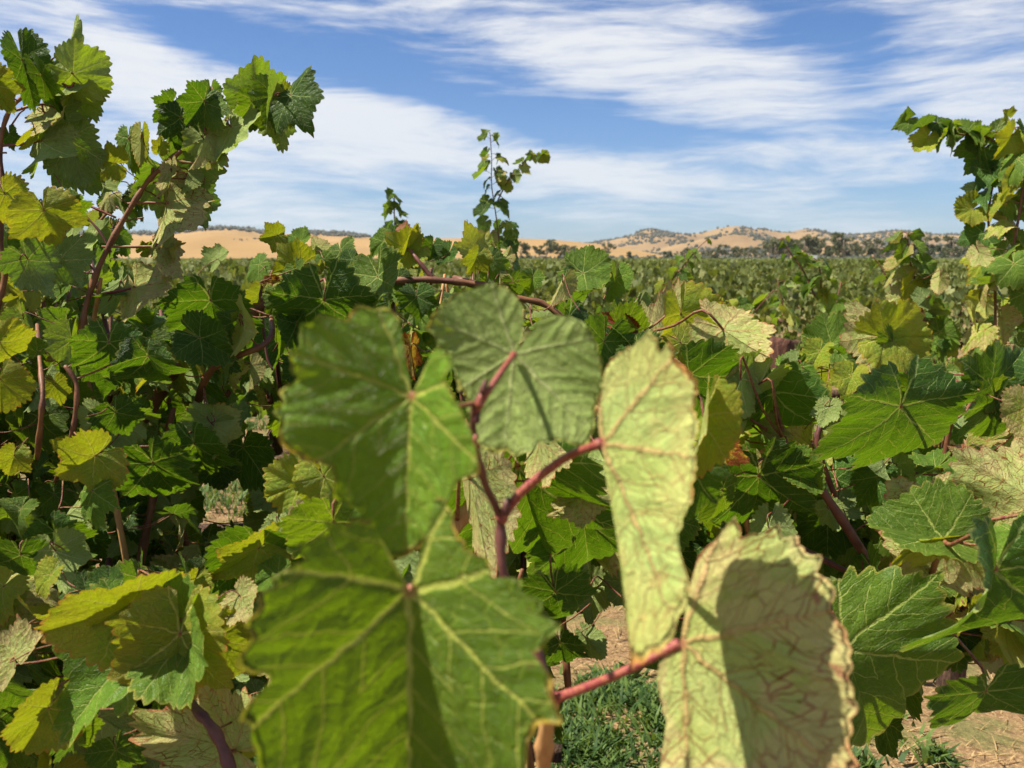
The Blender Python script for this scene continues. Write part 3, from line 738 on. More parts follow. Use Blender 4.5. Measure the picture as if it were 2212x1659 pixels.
def top_right(px):
    return np.interp(px, [900, 1150, 1300, 1400, 1500, 1600, 1700, 1800, 1950, 2050, 2150, 2300], [700, 660, 640, 690, 700, 740, 760, 730, 760, 800, 800, 780])
scaffold(rv, 1000, 2330, top_right, 1500, 1.15, 1.7, 26, 331)
fill(rv, 950, 2330, top_right, 1450, 1.05, 1.75, 270, .058, MIXR, 31)
DARKBOX = lambda px, py: 1.0
fill(rv, 1000, 2330, lambda p: 950, 1560, 1.2, 2.0, 330, .058, MIX_SHADED, 32, 2)
for k, pts in enumerate([
    [(1900, 1250, 1.1), (1790, 1080, 1.05), (1700, 960, 1.05)], [(2240, 900, 1.1), (2050, 850, 1.1), (1990, 830, 1.12)], [(1850, 1180, 1.15), (1770, 980, 1.1), (1780, 900, 1.1)],
    [(980, 600, 1.45), (1100, 640, 1.4), (1170, 655, 1.4), (1220, 690, 1.4)], [(1380, 722, 1.15), (1355, 703, 1.15), (1340, 700, 1.15)],
    [(1920, 775, 1.03), (1912, 750, 1.02), (1908, 725, 1.02)], [(2010, 1250, .86), (2025, 1200, .84), (2038, 1165, .83)], [(2005, 1275, .87), (1985, 1220, .86), (1970, 1190, .85)],
    [(960, 1165, .8), (1010, 1100, .82), (1060, 1040, .85)], [(1700, 1170, 1.1), (1900, 1270, 1.15)], [(1290, 880, .9), (1250, 920, .92), (1170, 940, .95)]]):
    cane(rv, [P(*p) for p in pts], (.0044, .0026, .003, .0045, .0016, .0018, .0022, .0014, .006, .003, .003)[k], (.0034, .0020, .0022, .0035, .0014, .0016, .002, .0012, .005, .002, .003)[k],
         ('cane_new', 'pet', 'cane_new', 'cane', 'pet', 'pet', 'pet', 'pet', 'cane_tan', 'cane_new', 'cane_tan')[k])

# --- left-hand vine with two long canes against the sky
lv = thing('grapevine', Vector((-.75, 1.3, 0)), 'tall grapevine at left whose two long leafy canes reach up against the sky', 'grapevine')
trunk_of(lv, Vector((-.75, 1.45, 0)), .66, 3)
LD = 1.15
cane(lv, [P(170, 760, LD), P(185, 665, LD), P(215, 575, LD), P(258, 490, LD), P(300, 420, LD), P(325, 385, LD), P(370, 342, LD), P(430, 300, LD), P(480, 265, LD), P(545, 215, LD), P(600, 190, LD)], .0036, .0014, 'cane', 5, 8, 9)
cane(lv, [P(-20, 700, 1.05), P(10, 600, 1.05), P(0, 520, 1.05), P(5, 400, 1.05), P(0, 320, 1.05), P(20, 240, 1.05), P(70, 190, 1.05), P(110, 130, 1.05)], .0034, .0014, 'cane', 5, 8, 8)
cane(lv, [P(0, 315, 1.05), P(45, 312, 1.05), P(85, 305, 1.05)], .0016, .0013, 'pet', 4, 6, 1)
cane(lv, [P(30, 240, 1.05), P(70, 228, 1.05), P(95, 226, 1.05)], .0016, .0013, 'pet', 4, 6, 1)
cane(lv, [P(120, 160, 1.03), P(150, 190, 1.03), P(165, 165, 1.03)], .0018, .0013, 'pet', 4, 6, 1)
cane(lv, [P(240, 545, LD), P(215, 500, LD), P(170, 450, LD)], .0015, .0012, 'cane_new', 4, 6, 1)
for a in ([(325, 388), (330, 360), (322, 340)], [(330, 385), (345, 370), (400, 372)], [(275, 440), (320, 438), (362, 440)], [(220, 533), (290, 533), (340, 532)], [(190, 640), (240, 632), (290, 622)], [(250, 470), (210, 452), (180, 440)], [(370, 342), (395, 350), (420, 352)]):
    cane(lv, [P(x, y, LD) for x, y in a], .0015, .0013, 'pet', 3, 6, 1)
cane(lv, [P(80, 990, 1.0), P(88, 910, .97), P(92, 850, .97), P(86, 780, 1.0), P(80, 700, 1.06)], .0026, .0020, 'cane'); cane(lv, [P(120, 1040, 1.04), P(150, 960, .99), P(163, 890, .98), P(165, 830, .98), P(140, 790, .98)], .0024, .002, 'cane')
cane(lv, [P(300, 1230, 1.2), P(330, 1080, 1.2), P(350, 990, 1.2), P(375, 880, 1.2)], .0045, .003, 'cane'); cane(lv, [P(280, 940, 1.25), P(340, 860, 1.25), P(380, 790, 1.2)], .008, .006, 'cane')
hand(lv, [
    (560, 228, 552, 132, 'L', 'g', 1.15, 'g', 1.05, 0), (560, 222, 615, 180, 'U', 'd', 1.15, 'f', .9, 0), (552, 220, 540, 285, 'U', 'g', 1.13, 'g', 1.1, 1), (590, 205, 575, 285, 'U', 'g', 1.10, 'l', .62, 5),
    (628, 205, 660, 285, 'U', 'd', 1.13, 'l', 1.0, 4), (615, 205, 630, 265, 'U', 'y', 1.14, 'g', .7, 3), (660, 235, 652, 290, 'L', 'y', 1.16, 'l', .6, 3), (600, 255, 600, 325, 'L', 'g', 1.16, 'g', 1.0, 1),
    (500, 275, 548, 348, 'L', 'g', 1.13, 'l', 1.2, 7), (372, 222, 330, 275, 'U', 'd', 1.15, 'g', 1.25, 0), (440, 218, 398, 282, 'U', 'd', 1.12, 'g', 1.1, 1), (445, 222, 472, 285, 'U', 'g', 1.12, 'l', .8, 3),
    (390, 255, 372, 330, 'U', 'd', 1.14, 'f', .9, 4), (405, 262, 412, 335, 'U', 'd', 1.16, 'g', 1.0, 3), (455, 200, 450, 255, 'L', 'd', 1.17, 'g', .8, 1), (440, 300, 492, 375, 'L', 'g', 1.13, 'f', .9, 1), (445, 290, 440, 395, 'L', 'n', 1.12, 'l', .42, 5),
    (249, 352, 205, 345, 'U', 'y', 1.10, 'g', 1.35, 1), (225, 400, 235, 440, 'L', 'g', 1.12, 'l', .9, 1), (278, 300, 285, 375, 'U', 'g', 1.12, 'f', .75, 3), (305, 300, 295, 360, 'L', 'y', 1.11, 'g', .5, 2),
    (345, 320, 352, 290, 'U', 'y', 1.14, 'g', 1, 1), (370, 370, 440, 440, 'L', 'd', 1.16, 'g', 1.15, 0), (405, 375, 400, 430, 'L', 'g', 1.15, 'l', .6, 2), (420, 420, 432, 500, 'L', 'd', 1.18, 'g', 1.0, 1),
    (372, 372, 378, 450, 'L', 'n', 1.13, 'l', .45, 3), (362, 440, 390, 585, 'L', 'n', 1.14, 'l', .72, 1), (352, 535, 415, 560, 'L', 'n', 1.15, 'l', .6, 0), (342, 535, 355, 640, 'L', 'n', 1.13, 'l', .3, 5), (310, 540, 330, 520, 'U', 'y', 1.16, 'g', 1, 1),
    (292, 622, 335, 705, 'L', 'n', 1.14, 'l', 1.05, 1), (180, 540, 215, 600, 'L', 'g', 1.2, 'l', 1.0, 3), (215, 500, 240, 470, 'L', 'g', 1.25, 's', 1.1, 1),
    (128, 122, 205, 55, 'L', 'g', 1.05, 'l', .95, 1), (158, 158, 228, 190, 'L', 'g', 1.02, 'd', 1.05, 6), (150, 165, 165, 235, 'L', 'g', 1.04, 'l', 1.0, 0), (65, 138, 15, 110, 'U', 'd', 1.05, 'f', 1.0, 1),
    (48, 130, 70, 230, 'U', 'd', 1.03, 'r', .7, 2), (90, 165, 125, 255, 'U', 'd', 1.02, 'g', .5, 5), (100, 150, 108, 200, 'L', 'd', 1.05, 'f', .8, 1), (-15, 180, 15, 245, 'U', 'y', 1.0, 'g', 1.0, 1),
    (170, 205, 215, 245, 'L', 'g', 1.07, 'd', 1.0, 0), (120, 235, 190, 300, 'L', 'n', 1.06, 'l', .9, 3), (100, 250, 140, 330, 'L', 'g', 1.06, 'l', 1.0, 1), (90, 305, 115, 410, 'L', 'g', 1.04, 'l', .9, 1),
    (150, 300, 165, 400, 'L', 'd', 1.08, 'g', 1.0, 0), (140, 320, 190, 410, 'L', 'd', 1.1, 'g', .9, 3), (60, 300, 95, 265, 'U', 'y', 1.05, 'g', .45, 2), (20, 290, 30, 330, 'U', 'd', 1.06, 'f', 1.0, 1),
    (95, 455, 105, 540, 'U', 'y', .98, 'g', 1.3, 1), (10, 420, 30, 500, 'U', 'y', .98, 'g', 1.0, 3), (150, 440, 180, 490, 'U', 'g', 1.0, 'g', 1.0, 0), (130, 560, 170, 640, 'L', 'd', 1.05, 'g', 1.3, 1), (60, 560, 100, 640, 'L', 'd', 1.02, 'g', 1.2, 0),
    (20, 440, 15, 385, 'L', 'd', 1.03, 'f', .9, 1), (20, 650, 40, 640, 'U', 'y', .95, 'g', 1, 1), (0, 740, 45, 790, 'U', 'y', .9, 'g', 1.2, 0), (0, 820, -10, 900, 'U', 'y', .88, 'g', 1.3, 2), (80, 760, 20, 775, 'U', 'g', .92, 'l', .6, 1),
    (120, 830, 125, 880, 'U', 'y', 1.0, 'g', .8, 3), (235, 740, 225, 860, 'U', 'd', 1.0, 'g', 1.2, 1), (320, 770, 330, 880, 'U', 'd', 1.0, 'd', 1.2, 0), (455, 650, 455, 780, 'U', 'd', 1.2, 'd', 1.2, 1), (250, 890, 270, 960, 'U', 'd', 1.05, 'g', 1.2, 0),
    (205, 985, 120, 1040, 'U', 'y', .92, 'g', 1.25, 1), (200, 1060, 215, 1135, 'U', 'g', .92, 'l', .9, 3), (30, 985, 10, 1040, 'U', 'y', .9, 'g', 1.1, 1), (45, 1100, 20, 1160, 'U', 'g', .88, 'l', 1.0, 0), (330, 1000, 350, 1100, 'U', 'd', 1.05, 'd', 1.1, 0),
    (420, 960, 430, 1060, 'U', 'd', 1.15, 'd', 1.1, 1), (120, 1150, 150, 1230, 'U', 'd', .95, 'd', 1.3, 0), (250, 640, 265, 700, 'L', 'g', 1.2, 'l', .9, 3), (470, 560, 440, 540, 'L', 'g', 1.5, 'l', 1, 0), (525, 965, 505, 1045, 'U', 'd', 1.25, 'd', 1.0, 0), (610, 895, 598, 955, 'U', 'g', 1.4, 'g', 1.0, 1), (470, 1000, 478, 1075, 'U', 'd', 1.2, 'g', .9, 3), (585, 1010, 560, 1060, 'U', 'g', 1.3, 'f', .9, 1), (500, 880, 510, 950, 'L', 'd', 1.3, 'g', .9, 8), (540, 790, 548, 850, 'L', 'n', 1.3, 'l', .35, 2), (560, 800, 590, 830, 'L', 'g', 1.35, 's', 1, 1)], lod=1)
for i, (x, y) in enumerate([(360, 385), (345, 430), (355, 345), (310, 470), (15, 330), (25, 270), (330, 395), (565, 700), (570, 640), (690, 585), (590, 760)]):
    tendril(lv, P(x, y, LD if i < 4 or i == 6 else (1.05 if i < 6 else 1.35)), .05, i)
def top_left(px):
    return np.interp(px, [-150, 0, 60, 120, 200, 260, 330, 400, 480, 560, 640], [330, 420, 430, 440, 480, 560, 650, 700, 650, 600, 640])
scaffold(lv, -150, 540, top_left, 1300, 1.15, 1.65, 20, 332)
fill(lv, -160, 560, top_left, 1180, 1.12, 1.75, 285, .046, MIX, 41)
fill(lv, -160, 480, lambda p: 640, 1300, 1.25, 1.95, 330, .055, MIX_SHADED, 42, 2)
# thinner, more distant cane tips showing between the two tall canes
shoot(lv, [P(120, 640, 1.8), P(170, 540, 1.8), P(240, 450, 1.8), P(290, 405, 1.8)], 18, .045, 43, MIX, .003, 1, .06)
shoot(lv, [P(60, 620, 1.7), P(40, 540, 1.7), P(30, 470, 1.7)], 10, .05, 44, MIX, .003, 1, .06)

# --- the low crown behind, between the two
mv = thing('grapevine', Vector((-.35, 2.0, 0)), 'grapevine in the middle behind the front shoot, its crown touching the golden hill line', 'grapevine')
trunk_of(mv, Vector((-.35, 2.0, 0)), .85, 4)
hand(mv, [
    (598, 508, 560, 520, 'U', 'y', 1.45, 'g', 1.25, 1), (600, 505, 585, 480, 'U', 'g', 1.47, 'f', .8, 0), (650, 520, 645, 492, 'U', 'g', 1.5, 'l', 1.2, 6), (690, 540, 668, 505, 'L', 'n', 1.5, 'l', .8, 2),
    (648, 572, 572, 590, 'U', 'y', 1.35, 'f', 1.1, 1), (590, 610, 560, 612, 'U', 'o', 1.32, 'f', .8, 0), (560, 570, 520, 600, 'U', 'g', 1.4, 'l', 1.2, 3), (640, 590, 650, 628, 'U', 'g', 1.34, 'l', 1.0, 6),
    (700, 560, 720, 590, 'U', 'g', 1.4, 's', 1.0, 1), (690, 575, 680, 600, 'U', 'y', 1.38, 'g', .5, 2), (760, 560, 730, 590, 'U', 'd', 1.4, 'l', 1.0, 0), (735, 540, 750, 590, 'U', 'g', 1.45, 'l', .9, 4),
    (885, 538, 812, 565, 'U', 'y', 1.4, 'f', 1.05, 1), (880, 535, 905, 480, 'U', 'y', 1.4, 'g', .5, 2), (870, 500, 885, 480, 'L', 'b', 1.42, 'l', 1.2, 4), (830, 520, 790, 545, 'U', 'g', 1.45, 'l', .9, 0), (850, 500, 840, 480, 'U', 'd', 1.46, 'f', .9, 1),
    (935, 530, 925, 570, 'U', 'd', 1.42, 'f', 1.0, 1), (970, 545, 950, 580, 'U', 'd', 1.42, 'l', 1.0, 0), (1030, 548, 1005, 490, 'L', 'y', 1.42, 's', 1.1, 3), (1040, 550, 1060, 505, 'L', 'd', 1.44, 'g', .9, 1), (1030, 555, 1010, 600, 'U', 'y', 1.38, 'g', 1.1, 1),
    (1060, 560, 1090, 610, 'U', 'g', 1.4, 's', 1.0, 3), (1090, 560, 1110, 530, 'L', 'n', 1.5, 'l', .9, 1), (1080, 600, 1085, 640, 'L', 'n', 1.4, 'l', .5, 2),
    (815, 598, 818, 680, 'U', 'g', 1.22, 'l', 1.0, 6), (780, 590, 750, 620, 'U', 'd', 1.35, 'f', 1.1, 0), (860, 600, 870, 640, 'U', 'd', 1.38, 'f', 1.1, 1), (700, 650, 690, 780, 'U', 'd', 1.2, 'd', 1.0, 0), (600, 640, 610, 700, 'U', 'g', 1.25, 'f', 1.0, 3),
    (610, 680, 600, 780, 'U', 'g', 1.25, 'g', .6, 5), (560, 640, 540, 700, 'U', 'y', 1.3, 'g', .9, 1), (640, 700, 660, 780, 'U', 'd', 1.22, 'f', .6, 2), (900, 640, 910, 700, 'U', 'd', 1.3, 'f', 1.2, 1), (590, 625, 600, 640, 'L', 'y', 1.3, 'l', 1.4, 0),
    (790, 640, 780, 690, 'U', 'g', 1.3, 'l', 1, 0), (1150, 600, 1140, 640, 'U', 'g', 1.4, 'f', 1, 1), (1110, 610, 1130, 650, 'U', 'g', 1.4, 'g', 1, 3)], lod=1)
def top_mid(px):
    return np.interp(px, [500, 540, 600, 660, 720, 780, 840, 900, 960, 1020, 1080, 1140, 1220, 1300], [640, 580, 530, 530, 560, 570, 520, 530, 560, 530, 550, 610, 620, 640])
scaffold(mv, 510, 1230, top_mid, 1250, 1.5, 1.9, 18, 333)
fill(mv, 500, 1240, top_mid, 1180, 1.45, 1.95, 260, .048, MIX, 51)
fill(mv, 520, 1200, lambda p: 680, 1230, 1.5, 2.2, 300, .055, MIX_SHADED, 52, 2)
cane(mv, [P(845, 607, 1.38), P(920, 604, 1.38), P(1000, 610, 1.38), P(1060, 618, 1.38)], .0045, .0038, 'cane'); cane(mv, [P(935, 603, 1.38), P(905, 565, 1.38), P(886, 540, 1.39)], .003, .002, 'cane_new')
cane(mv, [P(540, 690, 1.3), P(555, 665, 1.3), P(590, 660, 1.3)], .007, .004, 'cane', 5, 8, 5); cane(mv, [P(560, 610, 1.3), P(575, 760, 1.3), P(590, 800, 1.3)], .002, .001, 'cane_new')
cane(mv, [P(590, 980, 1.9), P(597, 930, 1.9), P(600, 880, 1.95)], .014, .01, 'bark'); cane(mv, [P(548, 900, 1.9), P(552, 850, 1.9), P(548, 800, 1.9)], .005, .004, 'cane')

# --- low shoots at bottom left, close to the lens
qv = thing('grapevine', Vector((-.42, .85, 0)), 'low grapevine at bottom left with glossy yellow-green leaves close to the lens', 'grapevine')
trunk_of(qv, Vector((-.42, 1.0, 0)), .6, 5)
hand(qv, [
    (235, 1270, 230, 1215, 'U', 'd', .82, 'l', 1.5, 0), (285, 1303, 105, 1362, 'U', 'y', .72, 'g', .85, 2), (280, 1305, 170, 1410, 'U', 'y', .72, 'g', .5, 1), (388, 1370, 372, 1575, 'U', 'y', .70, 'f', .95, 1), (388, 1370, 470, 1500, 'U', 'g', .71, 'l', .7, 6),
    (300, 1400, 150, 1540, 'U', 'g', .76, 'u', 1.0, 1), (505, 1620, 320, 1610, 'L', 'n', .76, 'l', 1.1, 0), (105, 1530, 40, 1640, 'U', 'y', .75, 'g', .9, 2), (160, 1560, 180, 1650, 'U', 'g', .78, 'g', .7, 3),
    (558, 1185, 450, 1265, 'U', 'y', .86, 'g', .75, 1), (560, 1187, 540, 1300, 'U', 'd', .87, 'd', 1.0, 0), (580, 1170, 600, 1240, 'L', 'g', .87, 'l', .5, 2), (420, 1255, 390, 1310, 'U', 'y', .85, 'g', .9, 1), (600, 1240, 540, 1260, 'U', 'g', .84, 'k', 1.0, 0),
    (520, 1290, 570, 1330, 'L', 'n', .8, 'l', 1.0, 3), (30, 1420, -30, 1380, 'L', 'n', .75, 'l', 1.2, 0), (0, 1480, 60, 1590, 'U', 'd', .78, 'd', 1.3, 1), (45, 1200, 30, 1300, 'U', 'd', .9, 'd', 1.3, 0), (120, 1190, 150, 1280, 'L', 'g', .9, 's', 1.0, 1),
    (650, 1045, 555, 1080, 'U', 'y', .92, 'f', .95, 0), (700, 1030, 760, 1130, 'U', 'y', .90, 'f', .9, 1), (645, 1110, 665, 1150, 'L', 'n', .88, 'l', 1.0, 4), (600, 1130, 590, 1180, 'L', 'g', .9, 'l', 1, 3),
    (470, 1380, 510, 1500, 'U', 'y', .80, 'g', .9, 0), (500, 1300, 500, 1360, 'U', 'g', .82, 'g', .9, 1), (110, 1240, 70, 1290, 'U', 'y', .84, 'l', .9, 0), (250, 1620, 250, 1700, 'U', 'd', .8, 'g', 1, 0), (560, 1560, 600, 1650, 'U', 'y', .8, 'g', 1, 1)], lod=1)
scaffold(qv, -150, 700, lambda p: 1180, 1780, .95, 1.3, 14, 334)
fill(qv, -160, 720, lambda p: np.interp(p, [-160, 400, 500, 720], [1150, 1180, 1120, 1010]), 1760, .88, 1.35, 240, .050, MIX, 61)
fill(qv, -160, 700, lambda p: 1230, 1800, 1.0, 1.55, 240, .055, MIX_SHADED, 62, 2)
cane(qv, [P(500, 1670, .72), P(470, 1590, .73), P(430, 1540, .74), P(395, 1500, .76)], .0042, .003, 'cane_new'); cane(qv, [P(310, 1345, .76), P(296, 1318, .73), P(285, 1303, .722)], .0016, .0014, 'pet')
cane(qv, [P(585, 1175, .95), P(620, 1130, .95), P(660, 1080, .95)], .0035, .003, 'cane_tan')
# --- crown under the bottom right
fill(rv, 1800, 2330, lambda p: 1250, 1470, .95, 1.3, 26, .06, MIXR, 63)
scaffold(hv, 720, 1150, lambda p: 1180, 1800, .8, 1.15, 8, 335)
fill(hv, 700, 1160, lambda p: 1180, 1800, .75, 1.2, 60, .055, MIX_SHADED, 64)

# --- the row goes on to the left of the picture: an unseen neighbour is added to shade the left-hand vine
shade_vine = thing('grapevine', Vector((-1.75, 1.35, 0)), 'unseen neighbouring grapevine added beyond the left edge to shade the near row', 'grapevine')
trunk_of(shade_vine, Vector((-1.75, 1.35, 0)), .7, 66)
r_ = random.Random(66); V = []; F = []; MI = []
lo = [(0, 0, 0), (.35, -.4, .05), (.75, -.1, .12), (.62, .5, .06), (.28, .62, 0), (0, 1, -.18), (-.3, .6, 0), (-.62, .5, .06), (-.75, -.1, .12), (-.35, -.4, .05)]
for i in range(1500):
    px_ = r_.uniform(-2.6, -.62); py_ = r_.uniform(.55, 2.0); top = 1.95 - .25 * abs(noise.noise(Vector((px_ * 3, py_ * 3, 0)))) - (.35 if py_ < .8 else 0)
    c = Vector((px_, py_, r_.uniform(.7, top)))
    qx, qy, qz = proj(c)
    if qz < .3 or qx > -70: continue
    M4 = leaf_matrix(c, Vector((r_.gauss(0, .6), r_.gauss(0, .6), -1)), Vector((r_.gauss(0, .8), r_.gauss(0, .8), abs(r_.gauss(.4, .6)))), .06 * r_.uniform(.7, 1.2))
    o = len(V); V += [M4 @ Vector(q) for q in lo]
    F += [(o, o + a, o + a + 1) for a in range(1, 9)]; MI += [r_.randrange(2)] * 8
M['fg'] = plant_mat('far_vine_leaf', (.125, .145, .038), (.20, .24, .02), .30)
M['fd'] = plant_mat('far_vine_leaf_dark', (.085, .105, .03), (.14, .18, .02), .30)
M['fy'] = plant_mat('far_vine_leaf_pale', (.20, .21, .08), (.26, .26, .03), .30)
fo = obj('foliage', mesh('foliage', V, F, [M['fg'], M['fd']], mi=MI, smooth=False), shade_vine, kind='stuff'); fo.location = -shade_vine.location


# ------------------------------------------------------------------ ground
def soil_mat():
    m, t = mat_base('dry_soil_and_straw')
    co = t.new('ShaderNodeTexCoord').outputs['Object']
    n = t.noise(co, 2.2, 6, .62); n2 = t.noise(co, 30, 5, .7)
    mp = t.new('ShaderNodeMapping', co); mp.inputs['Scale'].default_value = (1, 3, 1); mp.inputs['Rotation'].default_value = (0, 0, .5)
    st = t.noise(mp.outputs[0], 60, 4, .7)
    c = t.mix(t.ramp(n2, .3, .7), (0.14, 0.08, 0.042), (0.26, 0.165, 0.085))
    c = t.mix(t.ramp(st, .52, .62), c, (0.38, 0.26, 0.13))
    # green ground cover in the alleys, thinning out
    c = t.mix(t.m('MULTIPLY', t.ramp(n, .48, .6), .55), c, (0.07, 0.11, 0.03))
    sp = t.new('ShaderNodeSeparateXYZ', co)
    far = t.ramp(sp.outputs[1], 30, 110)
    f1 = t.mix(t.ramp(t.noise(co, .02, 3), .4, .6), (0.16, 0.16, 0.055), (0.20, 0.17, 0.075))
    c = t.mix(far, c, f1)
    b = t.new('ShaderNodeBump', Height=n2, Strength=.8, Distance=.03)
    p = t.new('ShaderNodeBsdfPrincipled', Base_Color=c, Roughness=.95, Normal=b.outputs[0]); p.inputs['Specular IOR Level'].default_value = .1
    t.new('ShaderNodeOutputMaterial', p.outputs[0]); return m


def grid(xs, ys, zf):
    V = [(x, y, zf(x, y)) for y in ys for x in xs]
    nx = len(xs); F = []
    for j in range(len(ys) - 1):
        for i in range(nx - 1): F.append((j * nx + i, j * nx + i + 1, (j + 1) * nx + i + 1, (j + 1) * nx + i))
    return V, np.array(F)


xs = [-6000, -3000, -1500, -600, -200, -60, -20] + [round(-8 + i * .4, 2) for i in range(41)] + [20, 60, 200, 600, 1500, 3000, 6000]
ys = [-2000, -200, -20, -4] + [i * .4 for i in range(41)] + [20, 30, 60, 120, 250, 500, 1000, 2000, 6500]
def gz(x, y):
    if abs(x) < 9 and -1 < y < 17: return 0.05 * noise.noise(Vector((x * .9, y * .9, 0))) + .03 * noise.noise(Vector((x * 3, y * 3, 4)))
    return -0.02
V, F = grid(xs, ys, gz)
obj('ground', mesh('ground', V, F, [soil_mat()]), kind='structure')


def blade_field(name, n, region, hgt, wid, mats, label, seed, lean=.5):
    rr = np.random.RandomState(seed)
    pts = []
    while len(pts) < n:
        x = rr.uniform(region[0], region[1]); y = rr.uniform(region[2], region[3])
        if region[4](x, y) > rr.rand(): pts.append((x, y))
    V = []; F = []; MI = []
    for i, (x, y) in enumerate(pts):
        a = rr.rand() * 6.28; h = hgt * rr.uniform(.4, 1.3); l = h * lean * rr.uniform(.2, 1.6); wd = wid * rr.uniform(.6, 1.4)
        dx, dy = math.cos(a), math.sin(a); px, py = -dy * wd, dx * wd
        z = gz(x, y) - .005; o = len(V)
        V += [(x - px, y - py, z), (x + px, y + py, z), (x + dx * l * .4 + px * .8, y + dy * l * .4 + py * .8, z + h * .6), (x + dx * l * .4 - px * .8, y + dy * l * .4 - py * .8, z + h * .6),
              (x + dx * l, y + dy * l, z + h)]
        F += [(o, o + 1, o + 2, o + 3), (o + 3, o + 2, o + 4)]; k = rr.randint(len(mats)); MI += [k, k]
    return obj(name, mesh(name, V, F, mats, smooth=False, mi=MI), kind='stuff', label=label, category='grass')





gm = [plant_mat('weed_green', (.035, .075, .018), (.09, .15, .02)), plant_mat('weed_light', (.10, .16, .035), (.17, .23, .02))]
sm_ = [plant_mat('straw', (.38, .26, .12), (.2, .13, .06), .2), plant_mat('straw_dark', (.30, .19, .09), (.2, .1, .05), .2)]
def green_zone(x, y):
    v = noise.noise(Vector((x * .8, y * 1.1, 9)))
    z = 0
    if 2.0 < y < 3.05 and x < .55: z = .95 * (1 if v > -.35 else .2)
    if 4.6 < y < 6.2: z = .9 * (1 if v > -.25 else .1)
    if 8.2 < y < 9.3: z = .5
    return z
blade_field('grass', 16000, (-.35, 1.3, 2.25, 3.25, lambda x, y: min(1, max(.02, .75 + 1.6 * noise.noise(Vector((x * 4, y * 4, 2))) - 1.2 * max(0, x - .45) - 2.2 * max(0, y - 2.85)))), .038, .007, gm, 'dense green weed patch in the gap below the red leaf stalk', 8, 1.1)
def straw_zone(x, y):
    return .5 if green_zone(x, y) < .3 else .05
blade_field('grass', 30000, (-4, 4, 1.8, 9.5, green_zone), .075, .005, gm, 'low green weeds and grass between the vine rows', 3, .9)
blade_field('dry_straw', 26000, (-3.5, 3.5, 1.4, 8.0, straw_zone), .03, .0022, sm_, 'dry straw litter lying on the brown soil under the vines', 4, 2.6)


# ------------------------------------------------------------------ hills
def hill_mat(name, c1, c2, scrub):
    m, t = mat_base(name)
    co = t.new('ShaderNodeTexCoord').outputs['Object']
    n = t.noise(co, .004, 6, .6); n2 = t.noise(co, .03, 5, .65)
    mp = t.new('ShaderNodeMapping', co); mp.inputs['Scale'].default_value = (1, 1, 9)
    n3 = t.noise(mp.outputs[0], .02, 4, .6)
    c = t.mix(t.ramp(n, .35, .65), c1, c2)
    c = t.mix(t.m('MULTIPLY', t.ramp(n2, .5, .7), .35), c, scrub)
    c = t.mix(t.m('MULTIPLY', t.ramp(n3, .5, .65), .25), c, (.20, .14, .08))
    p = t.new('ShaderNodeBsdfPrincipled', Base_Color=c, Roughness=.95); p.inputs['Specular IOR Level'].default_value = .05
    t.new('ShaderNodeOutputMaterial', p.outputs[0]); return m


HM1 = hill_mat('dry_grass_hill', (.25, .155, .062), (.30, .19, .08), (.18, .11, .05))
HM2 = hill_mat('dry_grass_hill_rough', (.195, .128, .066), (.25, .165, .08), (.10, .08, .05))
RIDGES = [
    (1500, 620, [(-900, 530), (-400, 520), (0, 515), (300, 513), (410, 513), (500, 506), (560, 513), (690, 521), (800, 516), (1000, 513), (1100, 513), (1200, 517), (1300, 527), (1380, 541), (1450, 556), (1500, 562)], 2.0, HM1, 3),
    (2300, 700, [(-900, 515), (0, 505), (300, 504), (400, 502), (490, 493), (550, 496), (600, 506), (690, 502), (760, 505), (820, 515), (900, 524), (1050, 545), (1150, 560)], 5.0, HM1, 5),
    (3000, 1000, [(1180, 556), (1250, 532), (1300, 522), (1330, 517), (1370, 503), (1400, 496), (1430, 499), (1460, 508), (1500, 506), (1530, 496), (1565, 489), (1600, 495), (1650, 504), (1700, 499), (1730, 491), (1760, 498), (1800, 507), (1850, 507), (1900, 501), (1950, 508), (2000, 507), (2050, 506), (2100, 514), (2300, 510), (2700, 515), (3100, 530)], 22.0, HM2, 8),
    (2300, 900, [(1250, 560), (1380, 545), (1450, 529), (1520, 515), (1560, 507), (1620, 513), (1680, 526), (1740, 521), (1800, 531), (1900, 526), (2000, 531), (2200, 528), (2600, 530), (3100, 545)], 20.0, HM2, 12)]
hill_pts = []
